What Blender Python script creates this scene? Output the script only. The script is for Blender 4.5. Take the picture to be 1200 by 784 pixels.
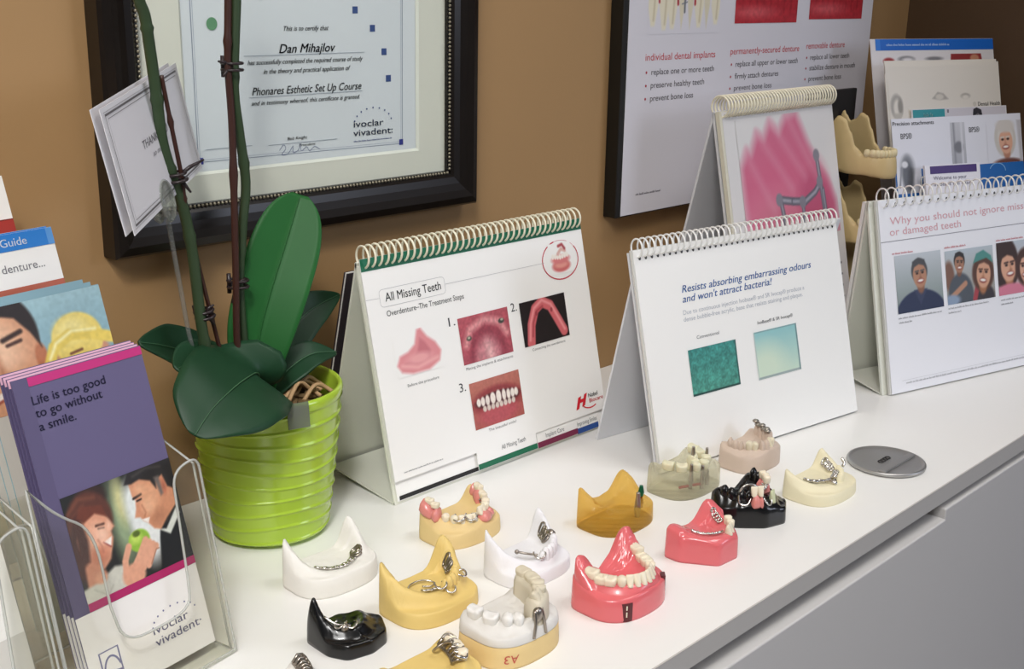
import bpy, bmesh, math, random
import numpy as np
from mathutils import Vector, Matrix, noise

for o in list(bpy.data.objects):
    bpy.data.objects.remove(o)
SC = bpy.context.scene
COL = SC.collection
CT = 0.90                     # height of the counter top above the floor; x runs along the wall, y into it
R = math.radians

# ------------------------------------------------------------------ camera
cam_d = bpy.data.cameras.new('camera')
cam = bpy.data.objects.new('camera', cam_d); COL.objects.link(cam)
YAW, PITCH, ROLL, FPX = R(46.5), R(16.3), R(1.05), 1405.0
fw = Vector((math.sin(YAW)*math.cos(PITCH), math.cos(YAW)*math.cos(PITCH), -math.sin(PITCH)))
rt = Vector((math.cos(YAW), -math.sin(YAW), 0)); up = rt.cross(fw)
r2 = rt*math.cos(ROLL) + up*math.sin(ROLL); u2 = -rt*math.sin(ROLL) + up*math.cos(ROLL)
M = Matrix((r2, u2, -fw)).transposed().to_4x4(); M.translation = (0, 0, CT + 0.40)
cam.matrix_world = M
cam_d.sensor_fit = 'HORIZONTAL'
cam_d.angle = 2*math.atan(600/FPX)
cam_d.clip_start = 0.01
SC.camera = cam

# ------------------------------------------------------------------ world, lamps, exposure
SC.view_settings.view_transform = 'Standard'
SC.view_settings.look = 'None'
SC.view_settings.gamma = 1.0
SC.view_settings.use_curve_mapping = False
SC.view_settings.exposure = 0.05
world = bpy.data.worlds.new('room_light'); SC.world = world
world.use_nodes = True
world.node_tree.nodes['Background'].inputs[0].default_value = (0.95, 0.95, 1.0, 1)
world.node_tree.nodes['Background'].inputs[1].default_value = 0.08

def area(name, loc, target, sx, sy, power, col, spread=180):
    l = bpy.data.lights.new(name, 'AREA'); l.shape = 'RECTANGLE'; l.size = sx; l.size_y = sy
    l.energy = power; l.color = col; l.spread = R(spread)
    o = bpy.data.objects.new(name, l); COL.objects.link(o)
    o.location = loc
    d = Vector(target) - Vector(loc)
    o.rotation_euler = d.to_track_quat('-Z', 'Y').to_euler()
    return o
area('ceiling_lamp', (-0.75, -0.40, 2.45), (0.45, 0.6, 0.95), 0.9, 0.6, 22.5, (1.0, 0.992, 0.975))
area('ceiling_lamp', (1.00, -0.02, 2.55), (0.95, 0.25, 0.9), 0.7, 0.4, 2.6, (1.0, 0.985, 0.96), 95)
area('daylight_window', (2.2, -2.0, 1.85), (1.2, 0.4, 0.7), 1.0, 1.0, 19, (0.76, 0.83, 1.0))
sl = bpy.data.lights.new('wall_fill_spot', 'SPOT'); sl.energy = 60; sl.color = (1.0, 0.98, 0.955); sl.spot_size = R(62); sl.spot_blend = 1.0; sl.shadow_soft_size = 0.12  # added fill spot with no known fixture, lifts the left of the back wall
so = bpy.data.objects.new('wall_fill_spot', sl); COL.objects.link(so); so.location = (-0.45, -0.30, 2.50)
so.rotation_euler = (Vector((0.10, 0.74, 1.05)) - Vector(so.location)).to_track_quat('-Z', 'Y').to_euler()
SC.cycles.transparent_max_bounces = 24
# ------------------------------------------------------------------ materials
def lin(c):
    if isinstance(c, str):
        c = c.lstrip('#'); c = [int(c[i:i+2], 16)/255 for i in (0, 2, 4)]
    return tuple(x/12.92 if x <= 0.04045 else ((x+0.055)/1.055)**2.4 for x in c[:3])
MATS = {}
def mat(name, col, rough=0.5, metal=0.0, spec=0.5, bump=0.0, bscale=200, var=0.0, vscale=20, trans=0.0, ior=1.45, sss=0.0, coat=0.0, sheen=0.0):
    if name in MATS: return MATS[name]
    m = bpy.data.materials.new(name); m.use_nodes = True
    nt = m.node_tree; b = nt.nodes['Principled BSDF']
    c = lin(col)
    b.inputs['Base Color'].default_value = (*c, 1)
    b.inputs['Roughness'].default_value = rough
    b.inputs['Metallic'].default_value = metal
    b.inputs['Specular IOR Level'].default_value = spec
    b.inputs['Transmission Weight'].default_value = trans
    b.inputs['IOR'].default_value = ior
    b.inputs['Coat Weight'].default_value = coat
    if sss:
        b.inputs['Subsurface Weight'].default_value = sss
        b.inputs['Subsurface Radius'].default_value = (0.004, 0.002, 0.0015)
        b.inputs['Subsurface Scale'].default_value = 1.0
    tc = nt.nodes.new('ShaderNodeTexCoord')
    if var:
        n = nt.nodes.new('ShaderNodeTexNoise'); n.inputs['Scale'].default_value = vscale; n.inputs['Detail'].default_value = 5
        nt.links.new(tc.outputs['Object'], n.inputs['Vector'])
        mx = nt.nodes.new('ShaderNodeMixRGB')
        mx.inputs[1].default_value = (*[x*(1-var) for x in c], 1); mx.inputs[2].default_value = (*[min(1, x*(1+var)) for x in c], 1)
        nt.links.new(n.outputs['Fac'], mx.inputs[0]); nt.links.new(mx.outputs[0], b.inputs['Base Color'])
    if bump:
        n = nt.nodes.new('ShaderNodeTexNoise'); n.inputs['Scale'].default_value = bscale; n.inputs['Detail'].default_value = 4
        nt.links.new(tc.outputs['Object'], n.inputs['Vector'])
        bp = nt.nodes.new('ShaderNodeBump'); bp.inputs['Strength'].default_value = bump; bp.inputs['Distance'].default_value = 0.001
        nt.links.new(n.outputs['Fac'], bp.inputs['Height']); nt.links.new(bp.outputs[0], b.inputs['Normal'])
    MATS[name] = m
    return m
def clear_mat(name, tint, gloss=0.06, rough=0.03, haze=0.0):
    # thin clear plastic: see-through with a fresnel gloss
    if name in MATS: return MATS[name]
    m = bpy.data.materials.new(name); m.use_nodes = True; nt = m.node_tree
    nt.nodes.clear()
    out = nt.nodes.new('ShaderNodeOutputMaterial')
    tr = nt.nodes.new('ShaderNodeBsdfTransparent'); tr.inputs[0].default_value = (*lin(tint), 1)
    df = nt.nodes.new('ShaderNodeBsdfDiffuse'); df.inputs[0].default_value = (0.75, 0.76, 0.74, 1)
    m0 = nt.nodes.new('ShaderNodeMixShader'); m0.inputs[0].default_value = haze
    gl = nt.nodes.new('ShaderNodeBsdfGlossy'); gl.inputs['Roughness'].default_value = rough
    fc = nt.nodes.new('ShaderNodeLayerWeight'); fc.inputs['Blend'].default_value = 0.5
    pw = nt.nodes.new('ShaderNodeMath'); pw.operation = 'POWER'; pw.inputs[1].default_value = 4.0
    lw = nt.nodes.new('ShaderNodeMath'); lw.operation = 'MULTIPLY_ADD'; lw.inputs[1].default_value = 0.6; lw.inputs[2].default_value = gloss*0.35
    nt.links.new(fc.outputs['Facing'], pw.inputs[0]); nt.links.new(pw.outputs[0], lw.inputs[0])
    mx = nt.nodes.new('ShaderNodeMixShader')
    nt.links.new(tr.outputs[0], m0.inputs[1]); nt.links.new(df.outputs[0], m0.inputs[2])
    nt.links.new(lw.outputs[0], mx.inputs[0]); nt.links.new(m0.outputs[0], mx.inputs[1]); nt.links.new(gl.outputs[0], mx.inputs[2])
    nt.links.new(mx.outputs[0], out.inputs[0])
    MATS[name] = m
    return m
def ink_mat(name, rough=0.45, spec=0.4):
    # printed ink: the colour of the print itself is stored on the mesh
    if name in MATS: return MATS[name]
    m = bpy.data.materials.new(name); m.use_nodes = True; nt = m.node_tree; b = nt.nodes['Principled BSDF']
    a = nt.nodes.new('ShaderNodeAttribute'); a.attribute_name = 'print'
    nt.links.new(a.outputs['Color'], b.inputs['Base Color'])
    b.inputs['Roughness'].default_value = rough; b.inputs['Specular IOR Level'].default_value = spec
    MATS[name] = m
    return m
INK = ink_mat('printed_ink')
def resin_mat(name, tint, body, fac, rough=0.08):
    # clear coloured resin: see-through body with a glossy tinted surface
    if name in MATS: return MATS[name]
    m = bpy.data.materials.new(name); m.use_nodes = True; nt = m.node_tree
    out = nt.nodes['Material Output']; b = nt.nodes['Principled BSDF']
    b.inputs['Base Color'].default_value = (*lin(body), 1); b.inputs['Roughness'].default_value = rough; b.inputs['Specular IOR Level'].default_value = 0.7
    b.inputs['Transmission Weight'].default_value = 0.35; b.inputs['IOR'].default_value = 1.3
    tr = nt.nodes.new('ShaderNodeBsdfTransparent'); tr.inputs[0].default_value = (*lin(tint), 1)
    mx = nt.nodes.new('ShaderNodeMixShader'); fc = nt.nodes.new('ShaderNodeLayerWeight'); fc.inputs['Blend'].default_value = 0.45
    ma = nt.nodes.new('ShaderNodeMath'); ma.operation = 'MULTIPLY_ADD'; ma.inputs[1].default_value = 0.45; ma.inputs[2].default_value = fac; ma.use_clamp = True
    nt.links.new(fc.outputs['Facing'], ma.inputs[0]); nt.links.new(ma.outputs[0], mx.inputs[0])
    nt.links.new(tr.outputs[0], mx.inputs[1]); nt.links.new(b.outputs[0], mx.inputs[2]); nt.links.new(mx.outputs[0], out.inputs[0])
    MATS[name] = m
    return m
PAPER = mat('white_paper', '#f4f3f0', 0.55)
PAPER2 = mat('white_board', '#eeeeea', 0.6)

# ------------------------------------------------------------------ objects
def empty(name, label, cat, loc, rz=0.0, group=None):
    o = bpy.data.objects.new(name, None); COL.objects.link(o)
    o.empty_display_size = 0.02
    o.location = (loc[0], loc[1], CT + loc[2]); o.rotation_euler = (0, 0, rz)
    o['label'] = label; o['category'] = cat
    if group: o['group'] = group
    return o
def link(name, me, m, parent=None, loc=None, rot=None, label=None, smooth=False):
    o = bpy.data.objects.new(name, me); COL.objects.link(o)
    if m is not None: me.materials.append(m)
    if parent is not None: o.parent = parent
    if loc is not None: o.location = loc
    if rot is not None:
        if isinstance(rot, Matrix): o.rotation_euler = rot.to_euler()
        else: o.rotation_euler = rot
    if label: o['label'] = label
    if smooth:
        for p in me.polygons: p.use_smooth = True
    return o
def structure(o):
    o['kind'] = 'structure'; return o
def copy_tree(o, parent=None):
    c = o.copy(); COL.objects.link(c)
    if parent is not None: c.parent = parent
    for ch in list(o.children): copy_tree(ch, c)
    return c
class MB:
    """collects shapes into one mesh"""
    def __init__(s): s.v = []; s.f = []; s.c = []; s.col = None
    def add(s, vs, fs, col=None):
        n = len(s.v); s.v += [tuple(v) for v in vs]; s.f += [tuple(i+n for i in f) for f in fs]
        if col is not None: s.c += [lin(col)]*len(vs)
    def box(s, x0, x1, y0, y1, z0, z1, col=None):
        s.add([(x0,y0,z0),(x1,y0,z0),(x1,y1,z0),(x0,y1,z0),(x0,y0,z1),(x1,y0,z1),(x1,y1,z1),(x0,y1,z1)],
              [(3,2,1,0),(4,5,6,7),(0,1,5,4),(1,2,6,5),(2,3,7,6),(3,0,4,7)], col)
    def prism(s, pts, z0, z1):
        n = len(pts)
        s.add([(p[0],p[1],z0) for p in pts]+[(p[0],p[1],z1) for p in pts],
              [tuple(range(n-1,-1,-1)), tuple(range(n,2*n))]+[(i,(i+1)%n,n+(i+1)%n,n+i) for i in range(n)])
    def tube(s, pts, r, n=8, closed=False, col=None):
        P = [Vector(p) for p in pts]; m = len(P)
        rr = r if hasattr(r, '__len__') else [r]*m
        t0 = (P[1]-P[0]).normalized()
        nrm = t0.orthogonal().normalized(); vs = []; prev = t0
        for i in range(m):
            if closed: t = (P[(i+1)%m]-P[i-1])
            else: t = P[min(i+1,m-1)]-P[max(i-1,0)]
            if t.length < 1e-9: t = prev
            t.normalize()
            nrm = (nrm - t*nrm.dot(t))
            nrm = nrm.normalized() if nrm.length > 1e-6 else t.orthogonal().normalized()
            b = t.cross(nrm); prev = t
            for k in range(n):
                a = 2*math.pi*k/n; vs.append(P[i] + (nrm*math.cos(a) + b*math.sin(a))*rr[i])
        fs = []
        for i in range(m if closed else m-1):
            j = (i+1) % m
            for k in range(n): fs.append((i*n+k, i*n+(k+1)%n, j*n+(k+1)%n, j*n+k))
        if not closed: fs += [tuple(range(n-1,-1,-1)), tuple(range((m-1)*n, m*n))]
        s.add(vs, fs, col)
    def lathe(s, prof, n=48, cap=True):
        vs = [(r*math.cos(2*math.pi*k/n), r*math.sin(2*math.pi*k/n), z) for r, z in prof for k in range(n)]
        fs = [(i*n+k, i*n+(k+1)%n, (i+1)*n+(k+1)%n, (i+1)*n+k) for i in range(len(prof)-1) for k in range(n)]
        if cap: fs += [tuple(range(n-1,-1,-1)), tuple(range((len(prof)-1)*n, len(prof)*n))]
        s.add(vs, fs)
    def blob(s, c, r, n=10, m=7, e=1.0):
        vs = [(c[0], c[1], c[2]-r[2])]
        for i in range(1, m):
            a = -math.pi/2 + math.pi*i/m
            for k in range(n):
                b = 2*math.pi*k/n
                q = lambda t: math.copysign(abs(t)**e, t)
                vs.append((c[0]+r[0]*q(math.cos(a))*q(math.cos(b)), c[1]+r[1]*q(math.cos(a))*q(math.sin(b)), c[2]+r[2]*q(math.sin(a))))
        vs.append((c[0], c[1], c[2]+r[2])); t = len(vs)-1
        fs = [(0, 1+(k+1)%n, 1+k) for k in range(n)]
        fs += [(1+i*n+k, 1+i*n+(k+1)%n, 1+(i+1)*n+(k+1)%n, 1+(i+1)*n+k) for i in range(m-2) for k in range(n)]
        fs += [(t, 1+(m-2)*n+k, 1+(m-2)*n+(k+1)%n) for k in range(n)]
        s.add(vs, fs)
    def mesh(s, name):
        me = bpy.data.meshes.new(name); me.from_pydata(s.v, [], s.f); me.update()
        if s.c and len(s.c) == len(s.v):
            a = me.color_attributes.new('print', 'FLOAT_COLOR', 'POINT')
            a.data.foreach_set('color', np.array([(*c, 1) for c in s.c], dtype=np.float32).ravel())
        return me
    def build(s, name, m, parent=None, loc=None, rot=None, label=None, smooth=False, bevel=0, seg=2):
        o = link(name, s.mesh(name), m, parent, loc, rot, label, smooth)
        if bevel:
            md = o.modifiers.new('bevel', 'BEVEL'); md.width = bevel; md.segments = seg; md.limit_method = 'ANGLE'; md.angle_limit = R(40)
        return o
def smooth_path(pts, n=8, closed=False):
    P = [Vector(p) for p in pts]; out = []; m = len(P)
    for i in range(m if closed else m-1):
        if closed: p0, p1, p2, p3 = P[i-1], P[i], P[(i+1)%m], P[(i+2)%m]
        else: p0, p1, p2, p3 = P[max(i-1,0)], P[i], P[i+1], P[min(i+2,m-1)]
        for k in range(n):
            t = k/n
            out.append(0.5*((2*p1)+(p2-p0)*t+(2*p0-5*p1+4*p2-p3)*t*t+(3*p1-p0-3*p2+p3)*t**3))
    if not closed: out.append(P[-1])
    return out

# ------------------------------------------------------------------ print: lettering, flat shapes and photographs on a sheet (sheet x, y; z out of it)
def text_geo(s, shear=0.0, bold=0.0, spacing=1.0):
    cu = bpy.data.curves.new('t', 'FONT'); cu.body = s; cu.size = 1.0; cu.shear = shear; cu.offset = bold; cu.resolution_u = 3
    cu.space_character = spacing
    o = bpy.data.objects.new('t', cu); COL.objects.link(o)
    me = bpy.data.meshes.new_from_object(o.evaluated_get(bpy.context.evaluated_depsgraph_get()))
    vs = [tuple(v.co) for v in me.vertices]; fs = [tuple(p.vertices) for p in me.polygons]
    bpy.data.objects.remove(o); bpy.data.curves.remove(cu); bpy.data.meshes.remove(me)
    return vs, fs
class Art(MB):
    """flat ink shapes in millimetres on a sheet"""
    z = 0.00025
    def up(s): s.z += 0.00012
    def text(s, t, x, y, w, cap, col, shear=0.0, bold=0.0, align='l', rot=0.0, spacing=1.0):
        if bold:      # heavier lettering: struck twice, a hair apart
            s.text(t, x+bold*cap*1.6, y, w, cap, col, shear, 0, align, rot, spacing)
        vs, fs = text_geo(t, shear, 0.0, spacing)
        if not vs: return
        x0 = min(v[0] for v in vs); x1 = max(v[0] for v in vs)
        ky = cap/0.70; kx = (w/(x1-x0)) if w else ky
        if align == 'c': x -= (x1-x0)*kx/2
        if align == 'r': x -= (x1-x0)*kx
        ca, sa = math.cos(rot), math.sin(rot)
        q = []
        for v in vs:
            a, b = (v[0]-x0)*kx, v[1]*ky
            q.append(((x+a*ca-b*sa)/1000, (y+a*sa+b*ca)/1000, s.z))
        s.add(q, fs, col)
    def poly(s, pts, col):
        s.add([(p[0]/1000, p[1]/1000, s.z) for p in pts], [tuple(range(len(pts)))], col)
    def rect(s, x0, y0, x1, y1, col): s.poly([(x0,y0),(x1,y0),(x1,y1),(x0,y1)], col)
    def ell(s, cx, cy, rx, ry, col, n=24): s.poly([(cx+rx*math.cos(2*math.pi*k/n), cy+ry*math.sin(2*math.pi*k/n)) for k in range(n)], col)
    def stroke(s, pts, w, col, closed=False):
        P = [Vector((p[0], p[1])) for p in pts]; m = len(P); vs = []
        for i in range(m):
            t = (P[(i+1)%m]-P[i-1]) if closed else (P[min(i+1,m-1)]-P[max(i-1,0)])
            t.normalize(); nn = Vector((-t.y, t.x))
            ww = w[i] if hasattr(w, '__len__') else w
            for sg in (-1, 1): q = P[i]+nn*sg*ww/2; vs.append((q.x/1000, q.y/1000, s.z))
        fs = [(2*i, 2*((i+1)%m), 2*((i+1)%m)+1, 2*i+1) for i in range(m if closed else m-1)]
        s.add(vs, fs, col)
    def arc(s, cx, cy, rx, ry, a0, a1, w, col, n=30):
        s.stroke([(cx+rx*math.cos(R(a0+(a1-a0)*k/n)), cy+ry*math.sin(R(a0+(a1-a0)*k/n))) for k in range(n+1)], w, col)
    def squiggle(s, x, y, w, h, col, seed, gap=0.16):
        # a line of print too small to read: word-like runs of tiny strokes
        rnd = random.Random(seed); a = x
        while a < x+w:
            ww = rnd.uniform(1.2, 4.5)*h
            b = min(a+ww, x+w); k = a
            while k < b:
                hh = h*rnd.choice((0.65, 0.65, 0.7, 1.0)); s.rect(k, y, min(k+h*0.28, b), y+hh, col); k += h*0.52
            s.rect(a, y+h*0.25, b, y+h*0.42, col)
            a = b + h*0.5
    def done(s, name, parent, label=None): return s.build(name, INK, parent, label=label)

class Pic:
    """a printed photograph: soft shapes blended on a small grid, in picture units (x right 0..W, y up 0..H)"""
    def __init__(s, w, h, step=0.55, bg='#888888'):
        s.w, s.h = w, h
        s.nx = max(8, int(w/step)); s.ny = max(8, int(h/step))
        s.X, s.Y = np.meshgrid(np.linspace(0, w, s.nx), np.linspace(0, h, s.ny))
        s.C = np.zeros((s.ny, s.nx, 3)); s.C[:] = s.rgb(bg)
    def rgb(s, c):
        c = c.lstrip('#'); return np.array([int(c[i:i+2], 16)/255 for i in (0, 2, 4)])
    def mix(s, a, col): a = np.clip(a, 0, 1)[..., None]; s.C = s.C*(1-a) + s.rgb(col)*a
    def ell(s, cx, cy, rx, ry, col, soft=0.6, rot=0.0, a=1.0):
        c, n = math.cos(rot), math.sin(rot); dx, dy = s.X-cx, s.Y-cy
        u, v = (dx*c+dy*n)/rx, (-dx*n+dy*c)/ry
        d = (np.sqrt(u*u+v*v)-1)*min(rx, ry)
        s.mix((0.5-d/soft)*a if soft else (d < 0)*a, col)
    def poly(s, pts, col, soft=0.6, a=1.0):
        ins = np.zeros_like(s.X, bool); dist = np.full_like(s.X, 1e9); n = len(pts)
        for i in range(n):
            (x0, y0), (x1, y1) = pts[i], pts[(i+1) % n]
            if y0 != y1:
                cond = ((y0 > s.Y) != (y1 > s.Y)) & (s.X < (x1-x0)*(s.Y-y0)/(y1-y0)+x0); ins ^= cond
            L = (x1-x0)**2+(y1-y0)**2+1e-9
            t = np.clip(((s.X-x0)*(x1-x0)+(s.Y-y0)*(y1-y0))/L, 0, 1)
            dist = np.minimum(dist, np.hypot(s.X-x0-t*(x1-x0), s.Y-y0-t*(y1-y0)))
        d = np.where(ins, -dist, dist)
        s.mix((0.5-d/soft)*a, col)
    def line(s, pts, w, col, soft=0.5, a=1.0):
        dist = np.full_like(s.X, 1e9)
        for (x0, y0), (x1, y1) in zip(pts[:-1], pts[1:]):
            L = (x1-x0)**2+(y1-y0)**2+1e-9
            t = np.clip(((s.X-x0)*(x1-x0)+(s.Y-y0)*(y1-y0))/L, 0, 1)
            dist = np.minimum(dist, np.hypot(s.X-x0-t*(x1-x0), s.Y-y0-t*(y1-y0)))
        s.mix((0.5-(dist-w/2)/soft)*a, col)
    def grad(s, c0, c1, ax='y'):
        t = (s.Y/s.h if ax == 'y' else s.X/s.w)[..., None]; s.C = s.rgb(c0)*(1-t)+s.rgb(c1)*t
    def noise(s, amt, seed=1, k=3):
        rn = np.random.RandomState(seed); g = rn.rand(s.ny//k+3, s.nx//k+3)
        iy = np.arange(s.ny)/k; ix = np.arange(s.nx)/k
        y0 = iy.astype(int); x0 = ix.astype(int); fy = (iy-y0)[:, None]; fx = (ix-x0)[None, :]
        v = (g[y0][:, x0]*(1-fx)+g[y0][:, x0+1]*fx)*(1-fy)+(g[y0+1][:, x0]*(1-fx)+g[y0+1][:, x0+1]*fx)*fy
        s.C = np.clip(s.C*(1+(v[..., None]-0.5)*2*amt), 0, 1)
    def head(s, cx, cy, r, skin='#d8a27e', hair='#3a2a22', look=0.0, rot=0.0, smile=True, female=False, dark='#a9714f'):
        # a small generic head and face
        c, n = math.cos(rot), math.sin(rot)
        P = lambda x, y: (cx+r*(x*c-y*n), cy+r*(x*n+y*c))
        if female: s.ell(*P(-.05, .1), r*1.28, r*1.45, hair, r*.25, rot)
        s.ell(*P(0, .35), r*.98, r*1.05, hair, r*.15, rot)
        s.ell(*P(0, -.85), r*.45, r*.7, dark, r*.2, rot)
        s.ell(*P(0, 0), r*.82, r*1.08, skin, r*.14, rot)
        s.ell(*P(look*.45+.1, -.1), r*.5, r*.7, skin, r*.5, rot)
        s.poly([P(-.85, .35), P(-.75, 1.2), P(0, 1.45), P(.75, 1.2), P(.85, .35), P(.62, .72), P(0, .9), P(-.62, .72)], hair, r*.15)
        for k in (-.33, .33):
            s.line([P(k-.2+look*.3, .34), P(k+.2+look*.3, .36)], r*.12, hair, r*.12)
            s.ell(*P(k+look*.3, .17), r*.15, r*.09, '#2c1c18', r*.1, rot)
        s.line([P(look*.4, .15), P(look*.5+.04, -.18)], r*.12, dark, r*.2, .6)
        s.ell(*P(look*.5, -.22), r*.16, r*.09, dark, r*.12, rot, .7)
        if smile:
            s.ell(*P(look*.35, -.5), r*.42, r*.2, '#8a3b35', r*.1, rot); s.ell(*P(look*.35, -.47), r*.34, r*.11, '#f6efe8', r*.08, rot)
        else: s.line([P(-.28+look*.35, -.5), P(.28+look*.35, -.48)], r*.12, '#8a4a40', r*.1)
    def done(s, name, parent, x, y, z=0.0004, label=None):
        vs = np.stack([(s.X+x)/1000, (s.Y+y)/1000, np.full_like(s.X, z)], -1).reshape(-1, 3)
        i = np.arange(s.nx*s.ny).reshape(s.ny, s.nx)
        fs = np.stack([i[:-1, :-1], i[:-1, 1:], i[1:, 1:], i[1:, :-1]], -1).reshape(-1, 4)
        me = bpy.data.meshes.new(name); me.from_pydata(vs.tolist(), [], fs.tolist()); me.update()
        C = np.clip(s.C, 0, 1); L = np.where(C <= 0.04045, C/12.92, ((C+0.055)/1.055)**2.4)
        a = me.color_attributes.new('print', 'FLOAT_COLOR', 'POINT')
        a.data.foreach_set('color', np.concatenate([L, np.ones((s.ny, s.nx, 1))], -1).astype(np.float32).ravel())
        return link(name, me, INK, parent, label=label)

def sheet(name, parent, w, h, t, loc, tilt, m, label=None, outline=None, lean=(1, 0, 0)):
    """a flat sheet: local x along its width, y up it, +z its face; lower left corner at loc; tilt back from vertical"""
    b = MB()
    pts = outline or [(0, 0), (w, 0), (w, h), (0, h)]
    b.prism(pts, -t, 0)
    return b.build(name, m, parent, loc, (math.pi/2 - tilt, 0, 0), label)
# ------------------------------------------------------------------ the room
YW = 0.7857
XW = 1.606
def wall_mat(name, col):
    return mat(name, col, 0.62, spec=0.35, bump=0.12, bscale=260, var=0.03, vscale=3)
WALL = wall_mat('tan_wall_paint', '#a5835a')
WALL2 = wall_mat('shaded_brown_wall_paint', '#4f3b28')  # brown paint darkened further, the wall's shade is put into its colour
b = MB(); b.box(-1.8, XW+0.12, YW, YW+0.12, 0, 2.6); structure(b.build('wall_back', WALL))
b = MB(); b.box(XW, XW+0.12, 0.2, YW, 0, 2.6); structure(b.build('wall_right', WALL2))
b = MB(); b.box(-1.8, 3.4, -2.6, YW+0.12, -0.05, 0); structure(b.build('floor', mat('grey_vinyl_floor', '#8f8a84', 0.5, var=0.08, vscale=8)))
b = MB(); b.box(-1.8, XW+0.12, -2.6, YW+0.12, 2.6, 2.65); structure(b.build('ceiling', mat('white_ceiling_paint', '#f2f0ea', 0.8)))

# ------------------------------------------------------------------ counter on its cabinet
LAM = mat('white_laminate', '#f0efec', 0.32, spec=0.45, bump=0.02, bscale=900)
LAMG = mat('grey_edge_band', '#c6c2be', 0.4)
DOORM = mat('cabinet_door_paint', '#d3d0ce', 0.34)
RECESS = mat('shaded_recess', '#565352', 0.6)  # dark grey puts the shade of the finger pull gap into the carcass colour
YF = 0.379
t = empty('countertop', 'long white laminate counter top with a grey front edge holding all the models', 'counter', (0.6, 0.58, -0.0165))
def loc_box(o, x0, x1, y0, y1, z0, z1, ox=0.6, oy=0.58, oz=-0.0165):
    o.box(x0-ox, x1-ox, y0-oy, y1-oy, z0-oz, z1-oz)
b = MB(); loc_box(b, -0.25, XW-0.002, YF+0.0012, YW-0.0005, -0.0165, 0); b.build('board', LAM, t)
b = MB(); loc_box(b, -0.25, XW-0.002, YF, YF+0.0012, -0.0165, -0.0001); b.build('edge_band', LAMG, t, label='grey front edge band')
t = empty('base_cabinet', 'white base cabinet with a recessed finger pull under the counter top', 'cabinet', (0.6, 0.58, -CT))
oz = -CT
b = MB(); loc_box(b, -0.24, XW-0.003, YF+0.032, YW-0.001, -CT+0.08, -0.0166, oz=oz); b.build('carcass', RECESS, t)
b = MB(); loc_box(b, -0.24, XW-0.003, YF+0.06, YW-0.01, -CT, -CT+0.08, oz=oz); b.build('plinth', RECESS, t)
for x0, x1 in ((-0.24, 0.338), (0.341, 0.938)):
    b = MB(); loc_box(b, x0, x1, YF-0.0035, YF+0.0155, -CT+0.085, -0.0315, oz=oz); b.build('door', DOORM, t, bevel=0.0012)
b = MB(); loc_box(b, 0.941, XW-0.003, YF-0.0010, YF+0.018, -CT+0.085, -0.0240, oz=oz); b.build('end_panel', DOORM, t, bevel=0.0012)

# ------------------------------------------------------------------ framed certificate on the wall
BLACKW = mat('black_stained_wood', '#17120f', 0.28, spec=0.5, var=0.2, vscale=40)
BEAD = mat('pewter_beading', '#8d8674', 0.4, metal=0.6)
MATB = mat('cream_mat_board', '#f6f1e4', 0.7, bump=0.05, bscale=700)
BEV = mat('white_mat_core', '#f6f3e8', 0.6)
CERTP = mat('pale_blue_white_paper', '#f3f4f8', 0.5)
GLASS = clear_mat('picture_glass', '#f7f9f8', rough=0.02)
fx0, fx1, fz0, fz1 = 404, 759, 208.5, 622
t = empty('framed_certificate', 'black framed certificate with cream mat hanging on the tan wall behind the orchid', 'framed certificate', (fx0/1000, YW, fz0/1000))
W, H, FW, D = (fx1-fx0)/1000, (fz1-fz0)/1000, 0.0315, 0.022
def ring(mb, rects):
    # rects: list of (inset, y) going round a rectangle W x H: a mitred moulding
    n = len(rects); vs = []
    for ins, y in rects: vs += [(ins, y, ins), (W-ins, y, ins), (W-ins, y, H-ins), (ins, y, H-ins)]
    fs = [(i*4+k, i*4+(k+1) % 4, (i+1)*4+(k+1) % 4, (i+1)*4+k) for i in range(n-1) for k in range(4)]
    mb.add(vs, fs)
b = MB(); ring(b, [(0, -0.0005), (0, -0.017), (0.002, -0.020), (0.008, -0.022), (0.014, -0.019), (0.020, -0.0165), (0.026, -0.0155), (0.0285, -0.0135), (0.0285, -0.0005)])
b.build('frame', BLACKW, t)
b = MB()
sp = 0.0034; r = 0.00135
ins = 0.0300
for k in range(int((W-2*ins)/sp)+1):
    for z in (ins, H-ins): b.blob((ins+k*sp, -0.0138, z), (r, r, r), 6, 4)
for k in range(1, int((H-2*ins)/sp)+1):
    for x in (ins, W-ins): b.blob((x, -0.0138, ins+k*sp), (r, r, r), 6, 4)
b.build('bead_trim', BEAD, t, smooth=True)
b = MB(); ring(b, [(0.0285, -0.0005), (0.0285, -0.0125), (0.0312, -0.0125), (0.0316, -0.0085)]); b.build('inner_lip', BLACKW, t)
mx0, mx1, mz0, mz1 = 0.0665, 0.2935, 0.0515, H-0.0515
b = MB()
o4 = [(0.031, 0.031), (W-0.031, 0.031), (W-0.031, H-0.031), (0.031, H-0.031)]
i4 = [(mx0, mz0), (mx1, mz0), (mx1, mz1), (mx0, mz1)]
b.add([(x, -0.009, z) for x, z in o4]+[(x, -0.009, z) for x, z in i4], [(k, (k+1) % 4, 4+(k+1) % 4, 4+k) for k in range(4)])
b.build('mat_board', MATB, t)
b = MB()
j4 = [(mx0+.0022, mz0+.0022), (mx1-.0022, mz0+.0022), (mx1-.0022, mz1-.0022), (mx0+.0022, mz1-.0022)]
b.add([(x, -0.0092, z) for x, z in i4]+[(x, -0.0072, z) for x, z in j4], [(k, (k+1) % 4, 4+(k+1) % 4, 4+k) for k in range(4)])
b.build('mat_bevel', BEV, t)
pg = sheet('certificate', t, mx1-mx0, mz1-mz0, 0.0005, (mx0, -0.0068, mz0), 0, CERTP)
a = Art(); CX, CZ = fx0+mx0*1000, fz0+mz0*1000
A = lambda x, z: (x-CX, z-CZ)
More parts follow.
